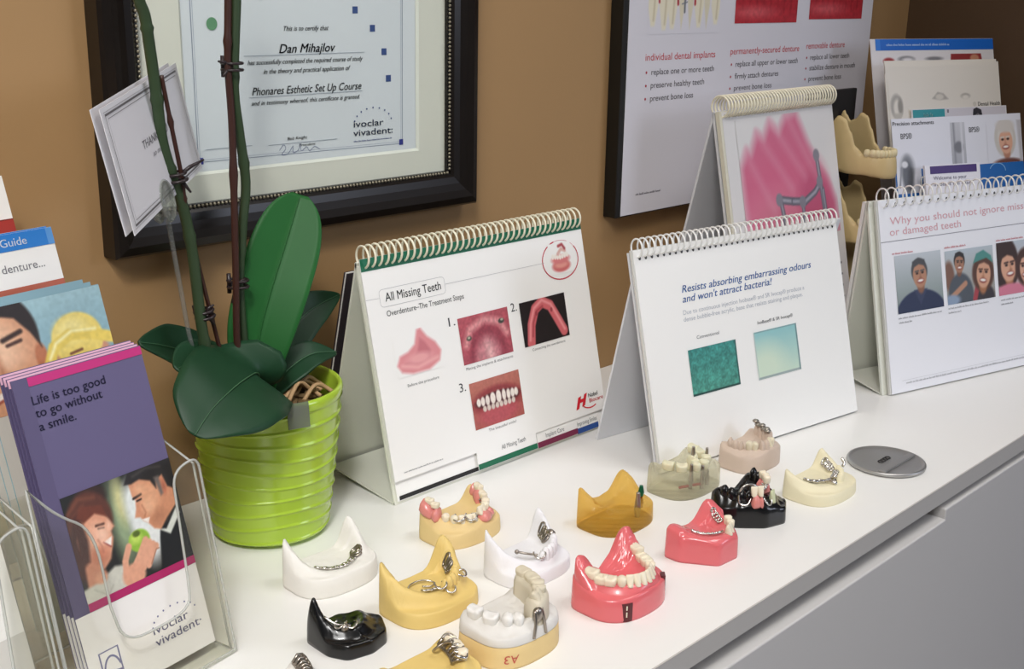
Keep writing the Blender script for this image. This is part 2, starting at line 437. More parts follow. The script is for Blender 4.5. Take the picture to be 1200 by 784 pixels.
BL = '#3e4f8c'; GR = '#55585e'; DK = '#20222a'
a.stroke([A(481, 540), A(480.7, 269.2), A(680, 267.6), A(682.6, 540)], 0.7, '#8f97ad')
a.stroke([A(482.6, 540), A(482.3, 270.8), A(678.4, 269.2), A(681, 540)], 0.35, '#a9b0c4')
for x, z in ((631.1, 377.8), (648.8, 363.3), (660.8, 344.4), (665.2, 322.6)):
    x, z = A(x, z); a.rect(x-2.7, z-2.7, x+2.7, z+2.7, '#3f5590')
for x, z in ((678.6, 268.8), (482.6, 270)):
    x, z = A(x, z); a.up(); a.rect(x-2.2, z-2.4, x+2.2, z+2.4, '#3b3f96')
for x, z in ((497.9, 368.4), (517.6, 381.3), (541, 390)):
    x, z = A(x, z); a.ell(x, z, 4.6, 4.6, '#6fa377' if x < 520-CX else '#5c9a80')
def cl(s, x0, x1, z, cap, col, sh=0.35, bold=0.012):
    x, y = A(x0, z); a.text(s, x, y, x1-x0, cap, col, sh, bold)
cl('This is to certify that', 561, 604, 362.5, 3.6, GR)
cl('Dan Mihajlov', 556, 610, 346, 6.8, DK, 0.3, 0.02)
cl('has successfully completed the required course of study', 527, 638, 338, 3.6, GR)
cl('in the theory and practical application of', 541, 625, 331, 3.6, GR)
cl('Phonares Esthetic Set Up Course', 530, 636, 315.3, 6.0, DK, 0.3, 0.008)
cl('and in testimony whereof, this certificate is granted.', 529, 634, 307.8, 3.4, GR)
for x0, x1, z in ((524, 640, 344.6), (527, 637, 313.8), (543, 610, 276.8), (487, 528, 278.0)):
    a.stroke([A(x0, z), A(x1, z)], 0.4, '#9aa0ad')
cl('Bob Knight', 561, 580, 279.4, 2.4, '#444950', 0.2)
cl('President', 572, 588, 273.8, 1.9, '#555a60', 0.2)
sg = [(553, 272), (557, 276), (559, 273), (555, 268.5), (561, 269), (566, 274.5), (566, 269.5), (571, 271), (573, 276), (574, 270), (579, 273), (582, 269.5), (587, 272.5), (592, 270)]
a.stroke([tuple(p[:2]) for p in smooth_path([(*A(x, z), 0) for x, z in sg], 5)], 0.45, '#7d86a8')
cl('ivoclar', 627.3, 659, 284.6, 5.4, BL, 0, 0.012)
cl('vivadent:', 626.7, 669, 277.4, 5.4, BL, 0, 0.012)
a.squiggle(*A(627, 272.6), 41, 1.3, '#4a5894', 5)
for k in range(9):
    th = R(168-k*19.5); x, z = A(648+20*math.cos(th), 287+12.6*math.sin(th)); a.ell(x, z, 0.75, 0.75, BL, 8)
a.done('lettering', pg)
b = MB(); b.box(0.031, W-0.031, -0.0112, -0.0100, 0.031, H-0.031); b.build('glass', GLASS, t)

# ------------------------------------------------------------------ poster on the wall
BLK = mat('black_board_edge', '#15130f', 0.5)
POSTP = mat('poster_paper', '#d9d6dc', 0.42)
px0, px1, pz0, pz1 = 962, 1470, 168.2, 760
t = empty('dental_poster', 'large black edged poster with three pictures of teeth on the wall at the right', 'poster', (px0/1000, YW, pz0/1000))
W, H = (px1-px0)/1000, (pz1-pz0)/1000
b = MB(); b.box(0, W, -0.017, -0.0005, 0, H); b.build('backing_board', BLK, t, bevel=0.001)
pg = sheet('poster_sheet', t, W-0.0085, H-0.003, 0.0004, (0.0080, -0.0176, 0.0015), 0, POSTP)
PX, PZ = px0+8.0, pz0+1.5
RD = '#c8434a'; TX = '#4b4649'
def pl(s, x, z, w, cap, col, bold=0.0): a.text(s, x-PX, z-PZ, w, cap, col, 0, bold)
for head, rows, x in ((('individual dental implants', 999.5, 327, 124), (('replace one or more teeth', 112, 312.4), ('preserve healthy teeth', 95, 299), ('prevent bone loss', 76, 285.6)), 1010.5),
                (('permanently-secured denture', 1152.7, 329, 145), (('replace all upper or lower teeth', 132, 315.4), ('firmly attach dentures', 91, 302), ('prevent bone loss', 78, 289)), 1164.4),
                (('removable denture', 1314, 331.2, 92), (('replace all lower teeth', 95, 318), ('stabilize denture in mouth', 112, 305.4), ('prevent bone loss', 79, 292.6)), 1325)):
    a = Art(); pl(*head, 7.2, RD)
    for s, w, z in rows:
        pl(s, x, z, w, 6.2, TX); a.ell(x-8.3-PX, z+2.6-PZ, 1.4, 1.4, '#b0404a', 10)
    a.done('column_lettering', pg)
a = Art()
a.squiggle(993.7-PX, 189-PZ, 44, 2.4, '#77727a', 3)
a.done('small_print', pg)
p = Pic(126, 92, 0.8, '#d9d6dc')
p.poly([(-2, 95), (-2, 38), (8, 34), (20, 41), (34, 33), (46, 40), (60, 32), (74, 40), (88, 33), (102, 42), (118, 35), (128, 40), (128, 95)], '#b5222c', 2)
for cx, lo in ((8, 8), (27, 4), (41, 5), (88, 6), (119, 9)):
    p.poly([(cx-10, 60), (cx-9, 28), (cx-3, lo), (cx+3, lo), (cx+8, 28), (cx+9, 60)], '#e4dcc4', 2.5); p.line([(cx+3, 45), (cx+1, lo+6)], 2, '#b7a888', 3, .7)
for cx in (57, 72, 102): p.poly([(cx-6, 60), (cx-5, 30), (cx, 4), (cx+5, 30), (cx+6, 60)], '#d8cfb6', 2)
for z in range(30, 58, 5): p.line([(57, z), (66, z+2)], 1.6, '#8a8b90', .8)
p.line([(62, 60), (62, 22)], 3, '#74767c', 1)
p.line([(16, 60), (18, 32)], 2.5, '#a3121d', 2); p.line([(49, 60), (50, 30)], 3, '#a3121d', 2); p.line([(80, 60), (80, 30)], 3, '#a3121d', 2)
p.done('implant_picture', pg, 1000.5-PX, 353-PZ, z=0.0002)
for x0, x1, z0 in ((1156.6, 1286, 362.4), (1313.9, 1442, 365.6)):
    p = Pic(x1-x0, 80, 1.0, '#a81f2b'); w = x1-x0
    p.grad('#b23039', '#98121f')
    for k in range(9):
        cx = w*(k+0.5)/9; p.ell(cx, 62, w/22, 20, '#ead9cb', 2); p.line([(cx+w/18, 45), (cx+w/20, 12)], 2.2, '#861420', 4, .6)
    p.ell(w*.3, 12, w*.3, 6, '#c9545a', 8); p.noise(.08, 4)
    p.done('gum_picture', pg, x0-PX, z0-PZ)
# ------------------------------------------------------------------ flip charts on the counter
COIL_C = mat('cream_coil_plastic', '#efe9d2', 0.35)
COIL_W = mat('white_coil_plastic', '#f1f1ef', 0.35)
BOARDC = mat('cream_stand_board', '#e3e4d8', 0.6)
BOARDG = mat('grey_white_stand_board', '#d9dade', 0.6)
def coil(parent, w, x0, n, yc, zc, r, wire, m, fat=1.0, pair=True):
    b = MB(); pitch = w/n
    for k in range(n):
        x = x0+pitch*(k+0.5)
        pts = []
        for j in range(22):
            th = 2*math.pi*j/22
            pts.append((x+0.14*pitch*math.sin(th), yc+r*math.sin(th), zc+fat*r*math.cos(th)))
        b.tube(pts, wire, 6, closed=True)
    return b.build('spiral_binding', m, parent, smooth=True)
def tent(t, w, a, h, bdep, thick, m, back_h=1.0, flap=True, xoff=0.0):
    """easel stand: front board, back board, base flap.  returns the slope angle and slope length"""
    ta = math.atan2(a, h); L = math.hypot(a, h)
    sheet('front_board', t, w, L-0.004, thick, (0, 0.0030, 0.0004), ta, m)
    tb = -math.atan2(bdep-a, h); Lb = math.hypot(bdep-a, h)
    o = sheet('back_board', t, w, Lb-0.004, thick, (xoff, bdep, 0.0004), tb, m)
    if flap:
        b = MB(); b.add([(0, 0.004, 0.0004), (w, 0.004, 0.0004), (w, bdep-0.006, 0.009), (0, bdep-0.006, 0.009), (0, 0.004, 0.0016), (w, 0.004, 0.0016), (w, bdep-0.006, 0.0102), (0, bdep-0.006, 0.0102)],
                        [(3,2,1,0),(4,5,6,7),(0,1,5,4),(1,2,6,5),(2,3,7,6),(3,0,4,7)])
        b.build('base_flap', m, t)
    return ta, L
def holes(pg, x0, x1, n, y, r=1.3, col='#3c3a38'):
    a = Art()
    for k in range(n): a.ell(x0+(x1-x0)*(k+.5)/n, y, r*0.8, r, col, 10)
    a.done('punched_holes', pg)

# --- chart with the green band
W, a_, h_ = 0.2605, 0.0445, 0.1938
t = empty('flip_chart', 'white flip chart with a green top band standing beside the orchid pot', 'flip chart', (0.5735, 0.6657, 0))
ta, L = tent(t, W, a_, h_, 0.0915, 0.002, BOARDC)
ch = lambda v, n=0.0: (0, v*math.sin(ta)-n*math.cos(ta), v*math.cos(ta)+n*math.sin(ta))
def lay(v, n): p = ch(v, n); return p
# pages turned over the back
b = MB()
sh = sheet('turned_pages', t, W-0.003, 0.172, 0.004, (0.0005, 0.0915+0.0075, 0.012), -math.atan2(0.0915-a_, h_), mat('dark_printed_page', '#3a3338', 0.5))
sheet('cover_page', t, W-0.001, 0.175, 0.0008, (0.0, 0.0915+0.0088, 0.010), -math.atan2(0.0915-a_, h_), PAPER)
# strip and lower tab pages
st = sheet('black_band_page', t, W-0.004, 0.183, 0.0008, (0.002, *lay(0.0035, -0.0012)[1:]), ta, PAPER)
a = Art(); a.rect(2, 0.6, 247, 4.0, '#1c1b1a'); a.done('black_band', st)
def tab_page(name, u0, u1, col, txt, n, tx0, tx1, v0):
    pg = sheet(name, t, W-0.002, 0.185-v0+0.003, 0.0004, (0.001, *lay(v0, n)[1:]), ta, PAPER,
               outline=[(u0, 0), (u1, 0), (u1, 0.0155), (W-0.002, 0.0155), (W-0.002, 0.186-v0), (0, 0.186-v0), (0, 0.0155), (u0, 0.0155)])
    a = Art(); a.rect(u0*1000, 0.1, u1*1000, 5.2, col); a.text(txt, tx0*1000, 7.2, (tx1-tx0)*1000, 4.0, '#6c6d70')
    a.done('tab_print', pg); return pg
tab_page('tab_page', 0.2185, 0.2485, '#2a4f93', 'Improving Smiles', -0.0004, 0.2195, 0.2470, 0.0030)
tab_page('tab_page', 0.1645, 0.2185, '#7a2848', 'Implant Care', 0.0003, 0.1760, 0.2005, 0.0040)
v0 = 0.0050
pg = sheet('front_page', t, W, L-v0, 0.0005, (0, *lay(v0, 0.0016)[1:]), ta, PAPER,
           outline=[(0.0905, 0), (0.1635, 0), (0.1635, 0.0135), (W, 0.0135), (W, L-v0-0.0005), (0, L-v0-0.0005), (0, 0.0150), (0.0905, 0.0150)])
V = v0*1000
a = Art()
a.rect(0, 188.2-V, W*1000, L*1000-0.6-V, '#146a4c')
a.rect(90.5, 0.1, 163.5, 4.8, '#17694a')
a.text('All Missing Teeth', 121-1, 15.4-V, 30, 4.0, '#6c6d70')
# title box with rounded ends
bx = []
for cx, cy, a0 in ((80, 161, -90), (80, 169, 0), (17.5, 169, 90), (17.5, 161, 180)):
    for k in range(5): th = R(a0+22.5*k); bx.append((cx+3.6*math.cos(th), cy+3.0*math.sin(th)-V))
a.stroke(bx, 0.35, '#b4b5b6', True)
a.stroke([(0, 166-V), (13.5, 165.6-V)], 0.35, '#bcbcbd'); a.stroke([(84, 165.4-V), (205, 164.6-V)], 0.35, '#bcbcbd')
a.text('All Missing Teeth', 19.4, 162-V, 59.5, 7.0, '#2b2b2c', 0, 0.008)
a.done('title_lettering', pg); a = Art()
a.text('Overdenture–The Treatment Steps', 18.5, 150.2-V, 84, 4.6, '#47484a', 0, 0.004)
a.done('subtitle_lettering', pg); a = Art()
for s, x, y in (('1.', 81.2, 130.2), ('2.', 155.2, 129.2), ('3.', 82.0, 74.2)):
    a = Art(); a.text(s, x, y-V, 7.2, 7.4, '#3c3d40'); a.done('step_number', pg)
for s, x, y, w in (('Before the procedure', 28, 91, 34), ('Placing the implants & attachments', 93, 90.4, 56.5), ('Connecting the overdenture', 174.6, 90.4, 43.5), ('The beautiful smile!', 108, 34.2, 34)):
    a = Art(); a.text(s, x, y-V, w, 2.4, '#77787a'); a.done('caption', pg)
a = Art()
a.squiggle(10.6, 24.8-V, 42, 1.3, '#98999b', 9)
a.done('small_print', pg); a = Art()
a.arc(227, 164.5-V, 24, 17.6, -255, 35, 1.1, '#c22c43'); a.arc(227, 164.5-V, 24, 17.6, 35, 105, 0.4, '#d98a97')
a.done('red_ring', pg); a = Art()
# logo: two slanted red strokes with a bridge, and its name
a.poly([(219.8, 25.4-V), (224.2, 26.2-V), (229.0, 37.2-V), (224.6, 36.4-V)], '#d31f2f')
a.poly([(228.4, 27.0-V), (232.6, 27.6-V), (237.4, 38.6-V), (233.2, 37.8-V)], '#d31f2f'); a.up()
a.poly([(225.4, 31.2-V), (232.0, 31.4-V), (233.2, 34.6-V), (227.0, 34.2-V)], '#d31f2f')
a.arc(240, 33-V, 13, 9, -150, -55, 1.1, '#d31f2f')
a.text('Nobel', 238.6, 33.6-V, 13, 3.8, '#241f1f', 0, 0.03); a.text('Biocare', 239.0, 28.6-V, 19.5, 3.8, '#d31f2f', 0, 0.03)
a.done('logo', pg)
p = Pic(50, 36, 0.5, '#f4f3f0')
p.poly([(1, 10), (5, 17), (14, 19), (22, 24), (26, 35), (30, 36), (36, 28), (44, 22), (49, 14), (46, 6), (34, 1), (16, 1), (5, 4)], '#dd8e92', 3)
p.poly([(9, 10), (18, 12), (24, 18), (28, 28), (33, 24), (38, 16), (36, 10), (26, 7)], '#c7747c', 3)
p.ell(25, 12, 13, 4.5, '#e6a3a4', 4); p.line([(6, 9), (22, 5), (44, 9)], 3, '#e9a9a9', 3)
p.done('ridge_picture', pg, 19.6, 99.5-V)
p = Pic(59.5, 39.6, 0.55, '#b65d67'); p.grad('#a84d59', '#b2525c')
p.ell(30, 6, 22, 24, '#933c49', 6); p.ell(30, 1, 15, 18, '#c47e84', 8); p.line([(6, 16), (12, 28), (30, 34), (48, 29), (55, 18)], 6, '#d48e8f', 5)
p.ell(32, 5, 4, 10, '#e5b9b6', 6, .2, .7); p.ell(50, 29, 3.6, 2.2, '#3d4038', 1); p.ell(51, 30, 1.8, 1.0, '#a8a894', .6); p.ell(10, 21, 3, 2, '#4a4a40', 1); p.ell(10, 21.6, 1.6, 1, '#b3b09a', .6)
p.noise(.10, 2); p.done('implant_photograph', pg, 91.2, 95.2-V)
p = Pic(59.5, 39.4, 0.5, '#201a1b')
p.line([(9, 2), (12, 18), (19, 31), (29, 36), (39, 31), (47, 17), (53, 6)], 10, '#d4686d', 1.5)
p.line([(8, 5), (11, 19), (18, 32), (29, 37.5), (40, 32), (48, 18), (54, 7)], 2.5, '#eb999a', 2)
p.line([(12, 8), (15, 20), (21, 29), (29, 32)], 1.6, '#a63f47', 2); p.ell(20, 27, 1.5, 2, '#9a3c43', .8); p.ell(40, 27, 1.5, 2, '#9a3c43', .8)
p.done('arch_photograph', pg, 165.6, 95.4-V)
p = Pic(60, 40, 0.5, '#b5685c'); p.grad('#a85a50', '#b87062')
p.ell(30, 20, 30, 12.5, '#8f3a3c', 4); p.ell(30, 8, 26, 8, '#b5545a', 5); p.ell(31, 21, 27, 6.5, '#4a1f22', 1.5)
for k, cx in enumerate((8, 13, 18.5, 25, 32, 38.5, 44, 49, 53.5)): p.ell(cx, 22+(0.5 if 2 < k < 6 else 0), 3.1 if 2 < k < 5 else 2.4, 5.6 - abs(k-4)*.5, '#eee4da', 1)
for cx in range(14, 50, 5): p.ell(cx, 15.5, 2.2, 2.6, '#d9cbbf', 1)
p.noise(.05, 6); p.done('smile_photograph', pg, 93.2, 38.8-V)
p = Pic(30, 28, 0.5, '#f4f3f0')
p.ell(15, 7, 12, 5.5, '#cf6c6c', 2); p.ell(15, 8, 9, 3, '#e39a8e', 2); p.ell(15, 13, 12, 4.2, '#d97f7f', 2)
for k in range(7): p.ell(5+k*3.2, 15+abs(k-3)*.4, 1.7, 2.4, '#f3ece2', .8)
p.line([(12, 18), (17, 22), (22, 20)], 3, '#dcb2a8', 1.5); p.line([(14, 25), (19, 26), (22, 22)], 2.6, '#a8454a', 1.5)
p.done('denture_picture', pg, 212, 152-V)
coil(t, W-0.004, 0.002, 38, a_+0.0005, h_+0.0005, 0.0088, 0.00095, COIL_C)

# --- chart about odours
W, a_, h_ = 0.2724, 0.0486, 0.1880
t = empty('flip_chart', 'white flip chart with blue slanted writing and two green squares, standing in the middle', 'flip chart', (0.7752, 0.5593, 0), -0.1431)
ta, L = tent(t, W, a_, h_, 0.0927, 0.0022, BOARDG, flap=False, xoff=0.012)
sheet('page_block', t, W, L-0.003, 0.0022, (0, *lay(0.002, 0.0006)[1:]), ta, mat('grey_white_page_edges', '#d6d5d0', 0.6))
pg = sheet('front_page', t, W-0.0015, L-0.0035, 0.0004, (0.0015, *lay(0.002, 0.0012)[1:]), ta, PAPER)
a = Art(); V = 2; U = 1.5
a.text('Resists absorbing embarrassing odours', 52.5-U, 150-V, 175, 6.4, '#2d63ac', 0.25, 0.018)
a.text("and won't attract bacteria!", 52-U, 141.4-V, 117.5, 6.4, '#2d63ac', 0.25, 0.018)
a.text('Due to continuous injection Ivobase® and SR Ivocap® produce a', 50.8-U, 130.8-V, 163, 4.0, '#b4b9c2', 0.05)
a.text('dense bubble-free acrylic, base that resists staining and plaque.', 50.4-U, 124.8-V, 160, 4.0, '#b4b9c2', 0.05)
a.done('title_lettering', pg); a = Art()
a.text('Conventional', 63.5-U, 107.6-V, 28.5, 3.0, '#6b6e73'); a.done('caption', pg); a = Art(); a.text('IvoBase® & SR Ivocap®', 143.3-U, 108-V, 49.5, 3.0, '#5b5e63', 0.1, 0.01)
a.done('caption', pg)
p = Pic(61, 41, 0.7, '#3f8d82'); p.grad('#4c9483', '#37867f'); p.noise(.16, 3, 2); p.noise(.14, 7, 5); p.line([(0, 0.8), (61, 0.8)], 1.8, '#23443f', .6); p.line([(60, 0), (60, 41)], 1.6, '#2d5a54', .6)
p.done('green_sample_photograph', pg, 50.5-U, 58.6-V)
p = Pic(60, 44, 0.8, '#a9cfc9'); p.grad('#c9dcc9', '#8fc3c6'); p.ell(12, 8, 26, 22, '#cfe0cb', 22); p.line([(0, 1), (60, 1)], 2, '#9aa9a9', .6); p.line([(59, 0), (59, 44)], 2, '#6b8a8c', .6); p.line([(0, 43.4), (60, 43.4)], 1, '#7a9b9c', .5); p.line([(.6, 0), (.6, 44)], 1, '#b7c6c4', .5)
p.done('pale_sample_photograph', pg, 136-U, 57.4-V)
holes(pg, 3, 268, 37, 185.6-V, 1.8)
coil(t, W-0.006, 0.003, 37, a_-0.001, h_+0.0005, 0.0078, 0.00085, COIL_W)

# --- small upright chart with the pink picture
W, a_, h_ = 0.2350, 0.0600, 0.2830
t = empty('flip_chart', 'upright flip chart showing a pink gum with a metal bar, standing against the poster', 'flip chart', (1.0245, 0.634, 0), 0.0325)
ta, L = tent(t, W, a_, h_, 0.122, 0.0025, BOARDG, flap=False)
sheet('page_block', t, W, L-0.004, 0.0045, (0, *lay(0.001, 0.0030)[1:]), ta, mat('cream_page_edges', '#dcd8c6', 0.6))
pg = sheet('front_page', t, W-0.004, L-0.006, 0.0004, (0.004, *lay(0.002, 0.0036)[1:]), ta, mat('grey_white_paper', '#e0dedd', 0.5))
p = Pic(200, 140, 1.3, '#e0dedd')
p.poly([(2, 90), (16, 108), (24, 104), (38, 124), (52, 118), (66, 134), (84, 122), (100, 138), (124, 140), (150, 96), (180, 60), (196, 36), (200, 0), (20, 0), (6, 30)], '#d4708e', 16)
p.ell(90, 60, 75, 40, '#d76d8d', 30); p.ell(70, 30, 60, 30, '#dc7f98', 30); p.ell(150, 40, 36, 34, '#c95f80', 20)
for x0, y0, x1, y1 in ((14, 104, 60, 40), (40, 122, 100, 60), (70, 132, 130, 70), (104, 136, 158, 66)): p.line([(x0, y0), (x1, y1)], 4, '#e6a9bb', 16, .5)
for pts, w in (((71, 50), (100, 45)), 9), (((100, 45), (126, 42)), 9), (((126, 42), (150, 50), (162, 58)), 9), (((160, 92), (164, 58), (168, 20)), 8), (((74, 48), (82, 8)), 8), (((120, 42), (121, 8)), 7), (((168, 50), (172, 4)), 7):
    p.line(pts, w, '#6d6b78', 1.6); p.line(pts, w*.4, '#a7a6b2', 2)
for c in ((71, 50), (120, 42), (162, 60), (160, 90)): p.ell(*c, 7, 7, '#8b8994', 2)
p.done('gum_picture', pg, 22, 134, z=0.0005)
a = Art()
for k in range(5): a.squiggle(228-190, 96-k*13, 180, 4, '#8b8a8f', 30+k)
a.done('lettering', pg)
holes(pg, 2, W*1000-6, 44, L*1000-9.5, 1.1, '#6b6862')
coil(t, W-0.004, 0.002, 38, a_-0.002, h_+0.002, 0.0108, 0.0011, COIL_C)

# --- chart at the right edge
W, a_, h_ = 0.262, 0.0464, 0.1978
t = empty('flip_chart', 'white flip chart with three photographs of smiling people, cut by the right edge', 'flip chart', (1.1092, 0.5239, 0), -0.2597)
ta, L = tent(t, W, a_, h_, 0.062, 0.0025, BOARDC)
sheet('page_block', t, W-0.006, L-0.004, 0.003, (0.006, *lay(0.001, 0.0022)[1:]), ta, mat('grey_white_page_edges', '#d6d5d0', 0.6))
sheet('turned_pages', t, W-0.004, 0.185, 0.004, (0.002, 0.062+0.0055, 0.008), -math.atan2(0.062-a_, h_), PAPER2)
pg = sheet('front_page', t, W-0.008, L-0.004, 0.0004, (0.008, *lay(0.001, 0.0030)[1:]), ta, mat('cool_white_paper', '#efeff4', 0.5))
U, V = 8, 1
a = Art()
a.text('Why you should not ignore missing', 23.2-U, 174.3-V, 232, 7.6, '#d9a3ab'); a.text('or damaged teeth', 22-U, 163.2-V, 109, 7.6, '#d9a3ab')
a.stroke([(0, 157.4-V), (253, 158.6-V)], 0.7, '#8e8c92')
a.done('title_lettering', pg); a = Art()
for x, w in ((23, 31), (102, 34), (186, 46)): a.squiggle(x-U, 143.6-V+(0 if x < 50 else -1.4), w, 2.2, '#d58a92', int(x)+9)
for x, y in ((25.6, 76.6), (102, 77.6), (188, 76.6)):
    a.squiggle(x-U, y-V, 66, 2.0, '#a9a9ae', int(x)); a.squiggle(x-U, y-4.6-V, 20, 2.0, '#a9a9ae', int(x)+1)
a.squiggle(30-U, 9-V, 200, 2.2, '#b5b5ba', 77)
a.stroke([(16, 13-V), (253, 13-V)], 0.3, '#c9c9cc')
a.done('caption_lettering', pg)
p = Pic(70, 60, 0.8, '#b9bec4'); p.grad('#7d8a86', '#c3c9d0')
p.ell(35, -4, 38, 26, '#2a3350', 2); p.poly([(26, 22), (35, 6), (46, 22)], '#39415c', 2); p.head(36, 37, 12.5, '#b58468', '#4a4a4c', .1, .05, dark='#8a5d48')
p.done('man_photograph', pg, 25.5-U, 82-V)
p = Pic(77.5, 57, 0.8, '#a6adb2'); p.grad('#9a9489', '#b9c3cb')
p.ell(5, 30, 8, 16, '#7d5a4a', 3); p.ell(22, 8, 20, 24, '#50565e', 3); p.head(22, 42, 9, '#a87a60', '#2f2a28', .2, -.1, dark='#7f5643')
p.line([(8, 8), (30, 20)], 6, '#b98a70', 2); p.ell(60, 2, 16, 14, '#3a3438', 3); p.line([(44, 2), (52, 22)], 7, '#a8424a', 2); p.head(60, 27, 14, '#d5a184', '#5a3a2c', -.1, -.15, female=True)
p.poly([(44, 40), (50, 50), (62, 53), (74, 46), (76, 38), (66, 44), (54, 42)], '#4f8d86', 1.5); p.ell(6, 4, 14, 6, '#8d9fb8', 3)
p.done('family_photograph', pg, 101.8-U, 82.4-V)
p = Pic(66, 58, 0.8, '#c9ccd2'); p.grad('#c5a9a8', '#bcc6cf')
p.ell(14, 34, 22, 30, '#3b2722', 3); p.head(18, 30, 15, '#dba68a', '#3b2722', .5, .05, female=True); p.ell(20, 2, 30, 10, '#d77f95', 3); p.head(50, 26, 15, '#e0ad92', '#4b3028', -.5, -.05, female=True)
p.done('women_photograph', pg, 185.5-U, 82.4-V)
holes(pg, 6, 252, 19, L*1000-9.5, 2.0)
coil(t, W-0.012, 0.010, 19, a_-0.002, h_-0.0005, 0.0098, 0.0009, COIL_W)
# ------------------------------------------------------------------ clear brochure stand at the left, four steps, with its brochures
ACR = clear_mat('clear_acrylic', '#fbfbf8', rough=0.05, haze=0.02)
RIM = clear_mat('acrylic_edge', '#e6e7e2', rough=0.1, haze=0.5)
HX, HY, HT = 0.360, 0.573, R(9.5)
TILT = R(16)
ST, CT_ = math.sin(TILT), math.cos(TILT)
def rimmed(name, parent, pts3, thick, nrm, rim=0.0008, parent_rim=True):
    """a clear sheet from a 3D outline, with its polished edge as a sub-part"""
    n = Vector(nrm).normalized()*thick
    P = [Vector(p) for p in pts3]; k = len(P)
    b = MB(); b.add(P+[p+n for p in P], [tuple(range(k-1, -1, -1)), tuple(range(k, 2*k))]+[(i, (i+1) % k, k+(i+1) % k, k+i) for i in range(k)])
    o = b.build(name, ACR, parent)
    b = MB(); b.tube([p+n*0.5 for p in P], rim, 6, closed=True); b.build('edge', RIM, o, smooth=True)
    return o
def roundpts(pts, rads, n=6):
    """round the corners of a 2D outline"""
    out = []; m = len(pts)
    for i in range(m):
        p0, p1, p2 = Vector(pts[i-1]), Vector(pts[i]), Vector(pts[(i+1) % m]); r = rads[i]
        if not r: out.append(tuple(p1)); continue
        a = p1+(p0-p1).normalized()*min(r, (p0-p1).length*.49); c = p1+(p2-p1).normalized()*min(r, (p2-p1).length*.49)
        for k in range(n+1):
            t = k/n; out.append(tuple(a*(1-t)**2+p1*2*t*(1-t)+c*t*t))
    return out
stand = empty('brochure_stand', 'clear acrylic stepped brochure stand at the left edge holding four rows of brochures', 'brochure holder', (HX, HY, 0), HT)
PW = 0.112      # pocket width
for row in range(4):
    dy, dz = row*0.0410, row*0.0300
    for colm in range(2):
        if colm and row: continue
        x1 = 0.0 - colm*(PW+0.004); x0 = x1-PW
        F = lambda x, v: (x, dy+v*0.205, dz+0.003+v)       # front sheet leans back less than the brochures
        if row == 0:
            sh = [(x0, 0), (x1, 0), (x1, 0.122), (x1-0.020, 0.118), (x1-0.024, 0.055), (x1-0.026, 0.036), (x1-0.074, 0.036), (x1-0.078, 0.060), (x1-0.078, 0.105), (x1-0.098, 0.119), (x0, 0.138)]
            rd = [0, 0, 0.008, 0.010, 0, 0.02, 0.016, 0, 0.022, 0.02, 0]
        else:
            sh = [(x0, 0), (x1, 0), (x1, 0.075), (x1-0.020, 0.075), (x1-0.026, 0.030), (x1-0.086, 0.030), (x1-0.092, 0.075), (x0, 0.075)]
            rd = [0, 0, 0.008, 0.008, 0.012, 0.012, 0.008, 0.008]
        rimmed('front_panel', stand, [F(x, v) for x, v in roundpts(sh, rd)], 0.0022, (0, -1, 0.2))
        hs = 0.120 if row == 0 else 0.072
        for xs in ((x1-0.0022, x0) if not row else (x1-0.0022,)):
            rimmed('side_panel', stand, [(xs, dy+0.002, dz+0.003), (xs, dy+0.0295, dz+0.003), (xs, dy+0.0295+(hs+0.014)*0.287, dz+hs+0.014), (xs, dy+hs*0.205+0.002, dz+hs)], 0.0022, (1, 0, 0))
        b = MB(); b.box(x0, x1, dy+0.0005, dy+0.031, dz+0.0008, dz+0.003); b.build('pocket_floor', ACR, stand)
    # the step behind the pocket, down to the counter
x0 = -2*PW-0.004
b = MB()
for row in range(4):
    dy, dz = row*0.041, row*0.030
    b.add([(-PW, dy+0.0305, dz+0.002), (0, dy+0.0305, dz+0.002), (0, dy+0.0305+0.12*ST, dz+0.12), (-PW, dy+0.0305+0.12*ST, dz+0.12),
           (-PW, dy+0.0325, dz+0.002), (0, dy+0.0325, dz+0.002), (0, dy+0.0325+0.12*ST, dz+0.12), (-PW, dy+0.0325+0.12*ST, dz+0.12)],
          [(0,1,2,3),(7,6,5,4),(0,4,5,1),(1,5,6,2),(2,6,7,3),(3,7,4,0)])
b.build('back_panels', ACR, stand)
for xs in (-0.0062, -PW+0.0040):
    b = MB(); pr = [(0.041, 0.0002), (0.158, 0.0002), (0.158, 0.092), (0.123, 0.0895), (0.082, 0.0595), (0.041, 0.0295)]
    b.add([(xs, y, z) for y, z in pr]+[(xs+0.0022, y, z) for y, z in pr], [tuple(range(5, -1, -1)), tuple(range(6, 12))]+[(i, (i+1) % 6, 6+(i+1) % 6, 6+i) for i in range(6)])
    b.build('foot_panel', ACR, stand)

BW, BH = 0.0862, 0.188
cH, sH = math.cos(HT), math.sin(HT)
def brochure(name, label, right, y, z, m, th=0.0007, w=BW, h=BH, group=None, left=None, label_cat='brochure'):
    """right edge position (x from the stand's right side, y and z of its lower edge) in the stand's frame"""
    lx, ly = (right-w), y
    t = empty(name, label, label_cat, (HX+lx*cH-ly*sH, HY+lx*sH+ly*cH, z), HT, group)
    return t, sheet('cover', t, w, h, th, (0, 0, 0), TILT, m)
PURPLE = mat('purple_print', '#60577c', 0.42)
PINKE = mat('pale_pink_paper', '#eec9d6', 0.5)
WHITEB = mat('warm_white_gloss_paper', '#eceae6', 0.4)
G = 'purple brochures in the front pocket'
names = ['front purple brochure about a smile, with a couple and a green apple', 'second purple brochure from the front of its stack, only its edges showing', 'third purple brochure from the front of its stack, only its edges showing', 'rearmost purple brochure of the front pocket, only its edges showing']
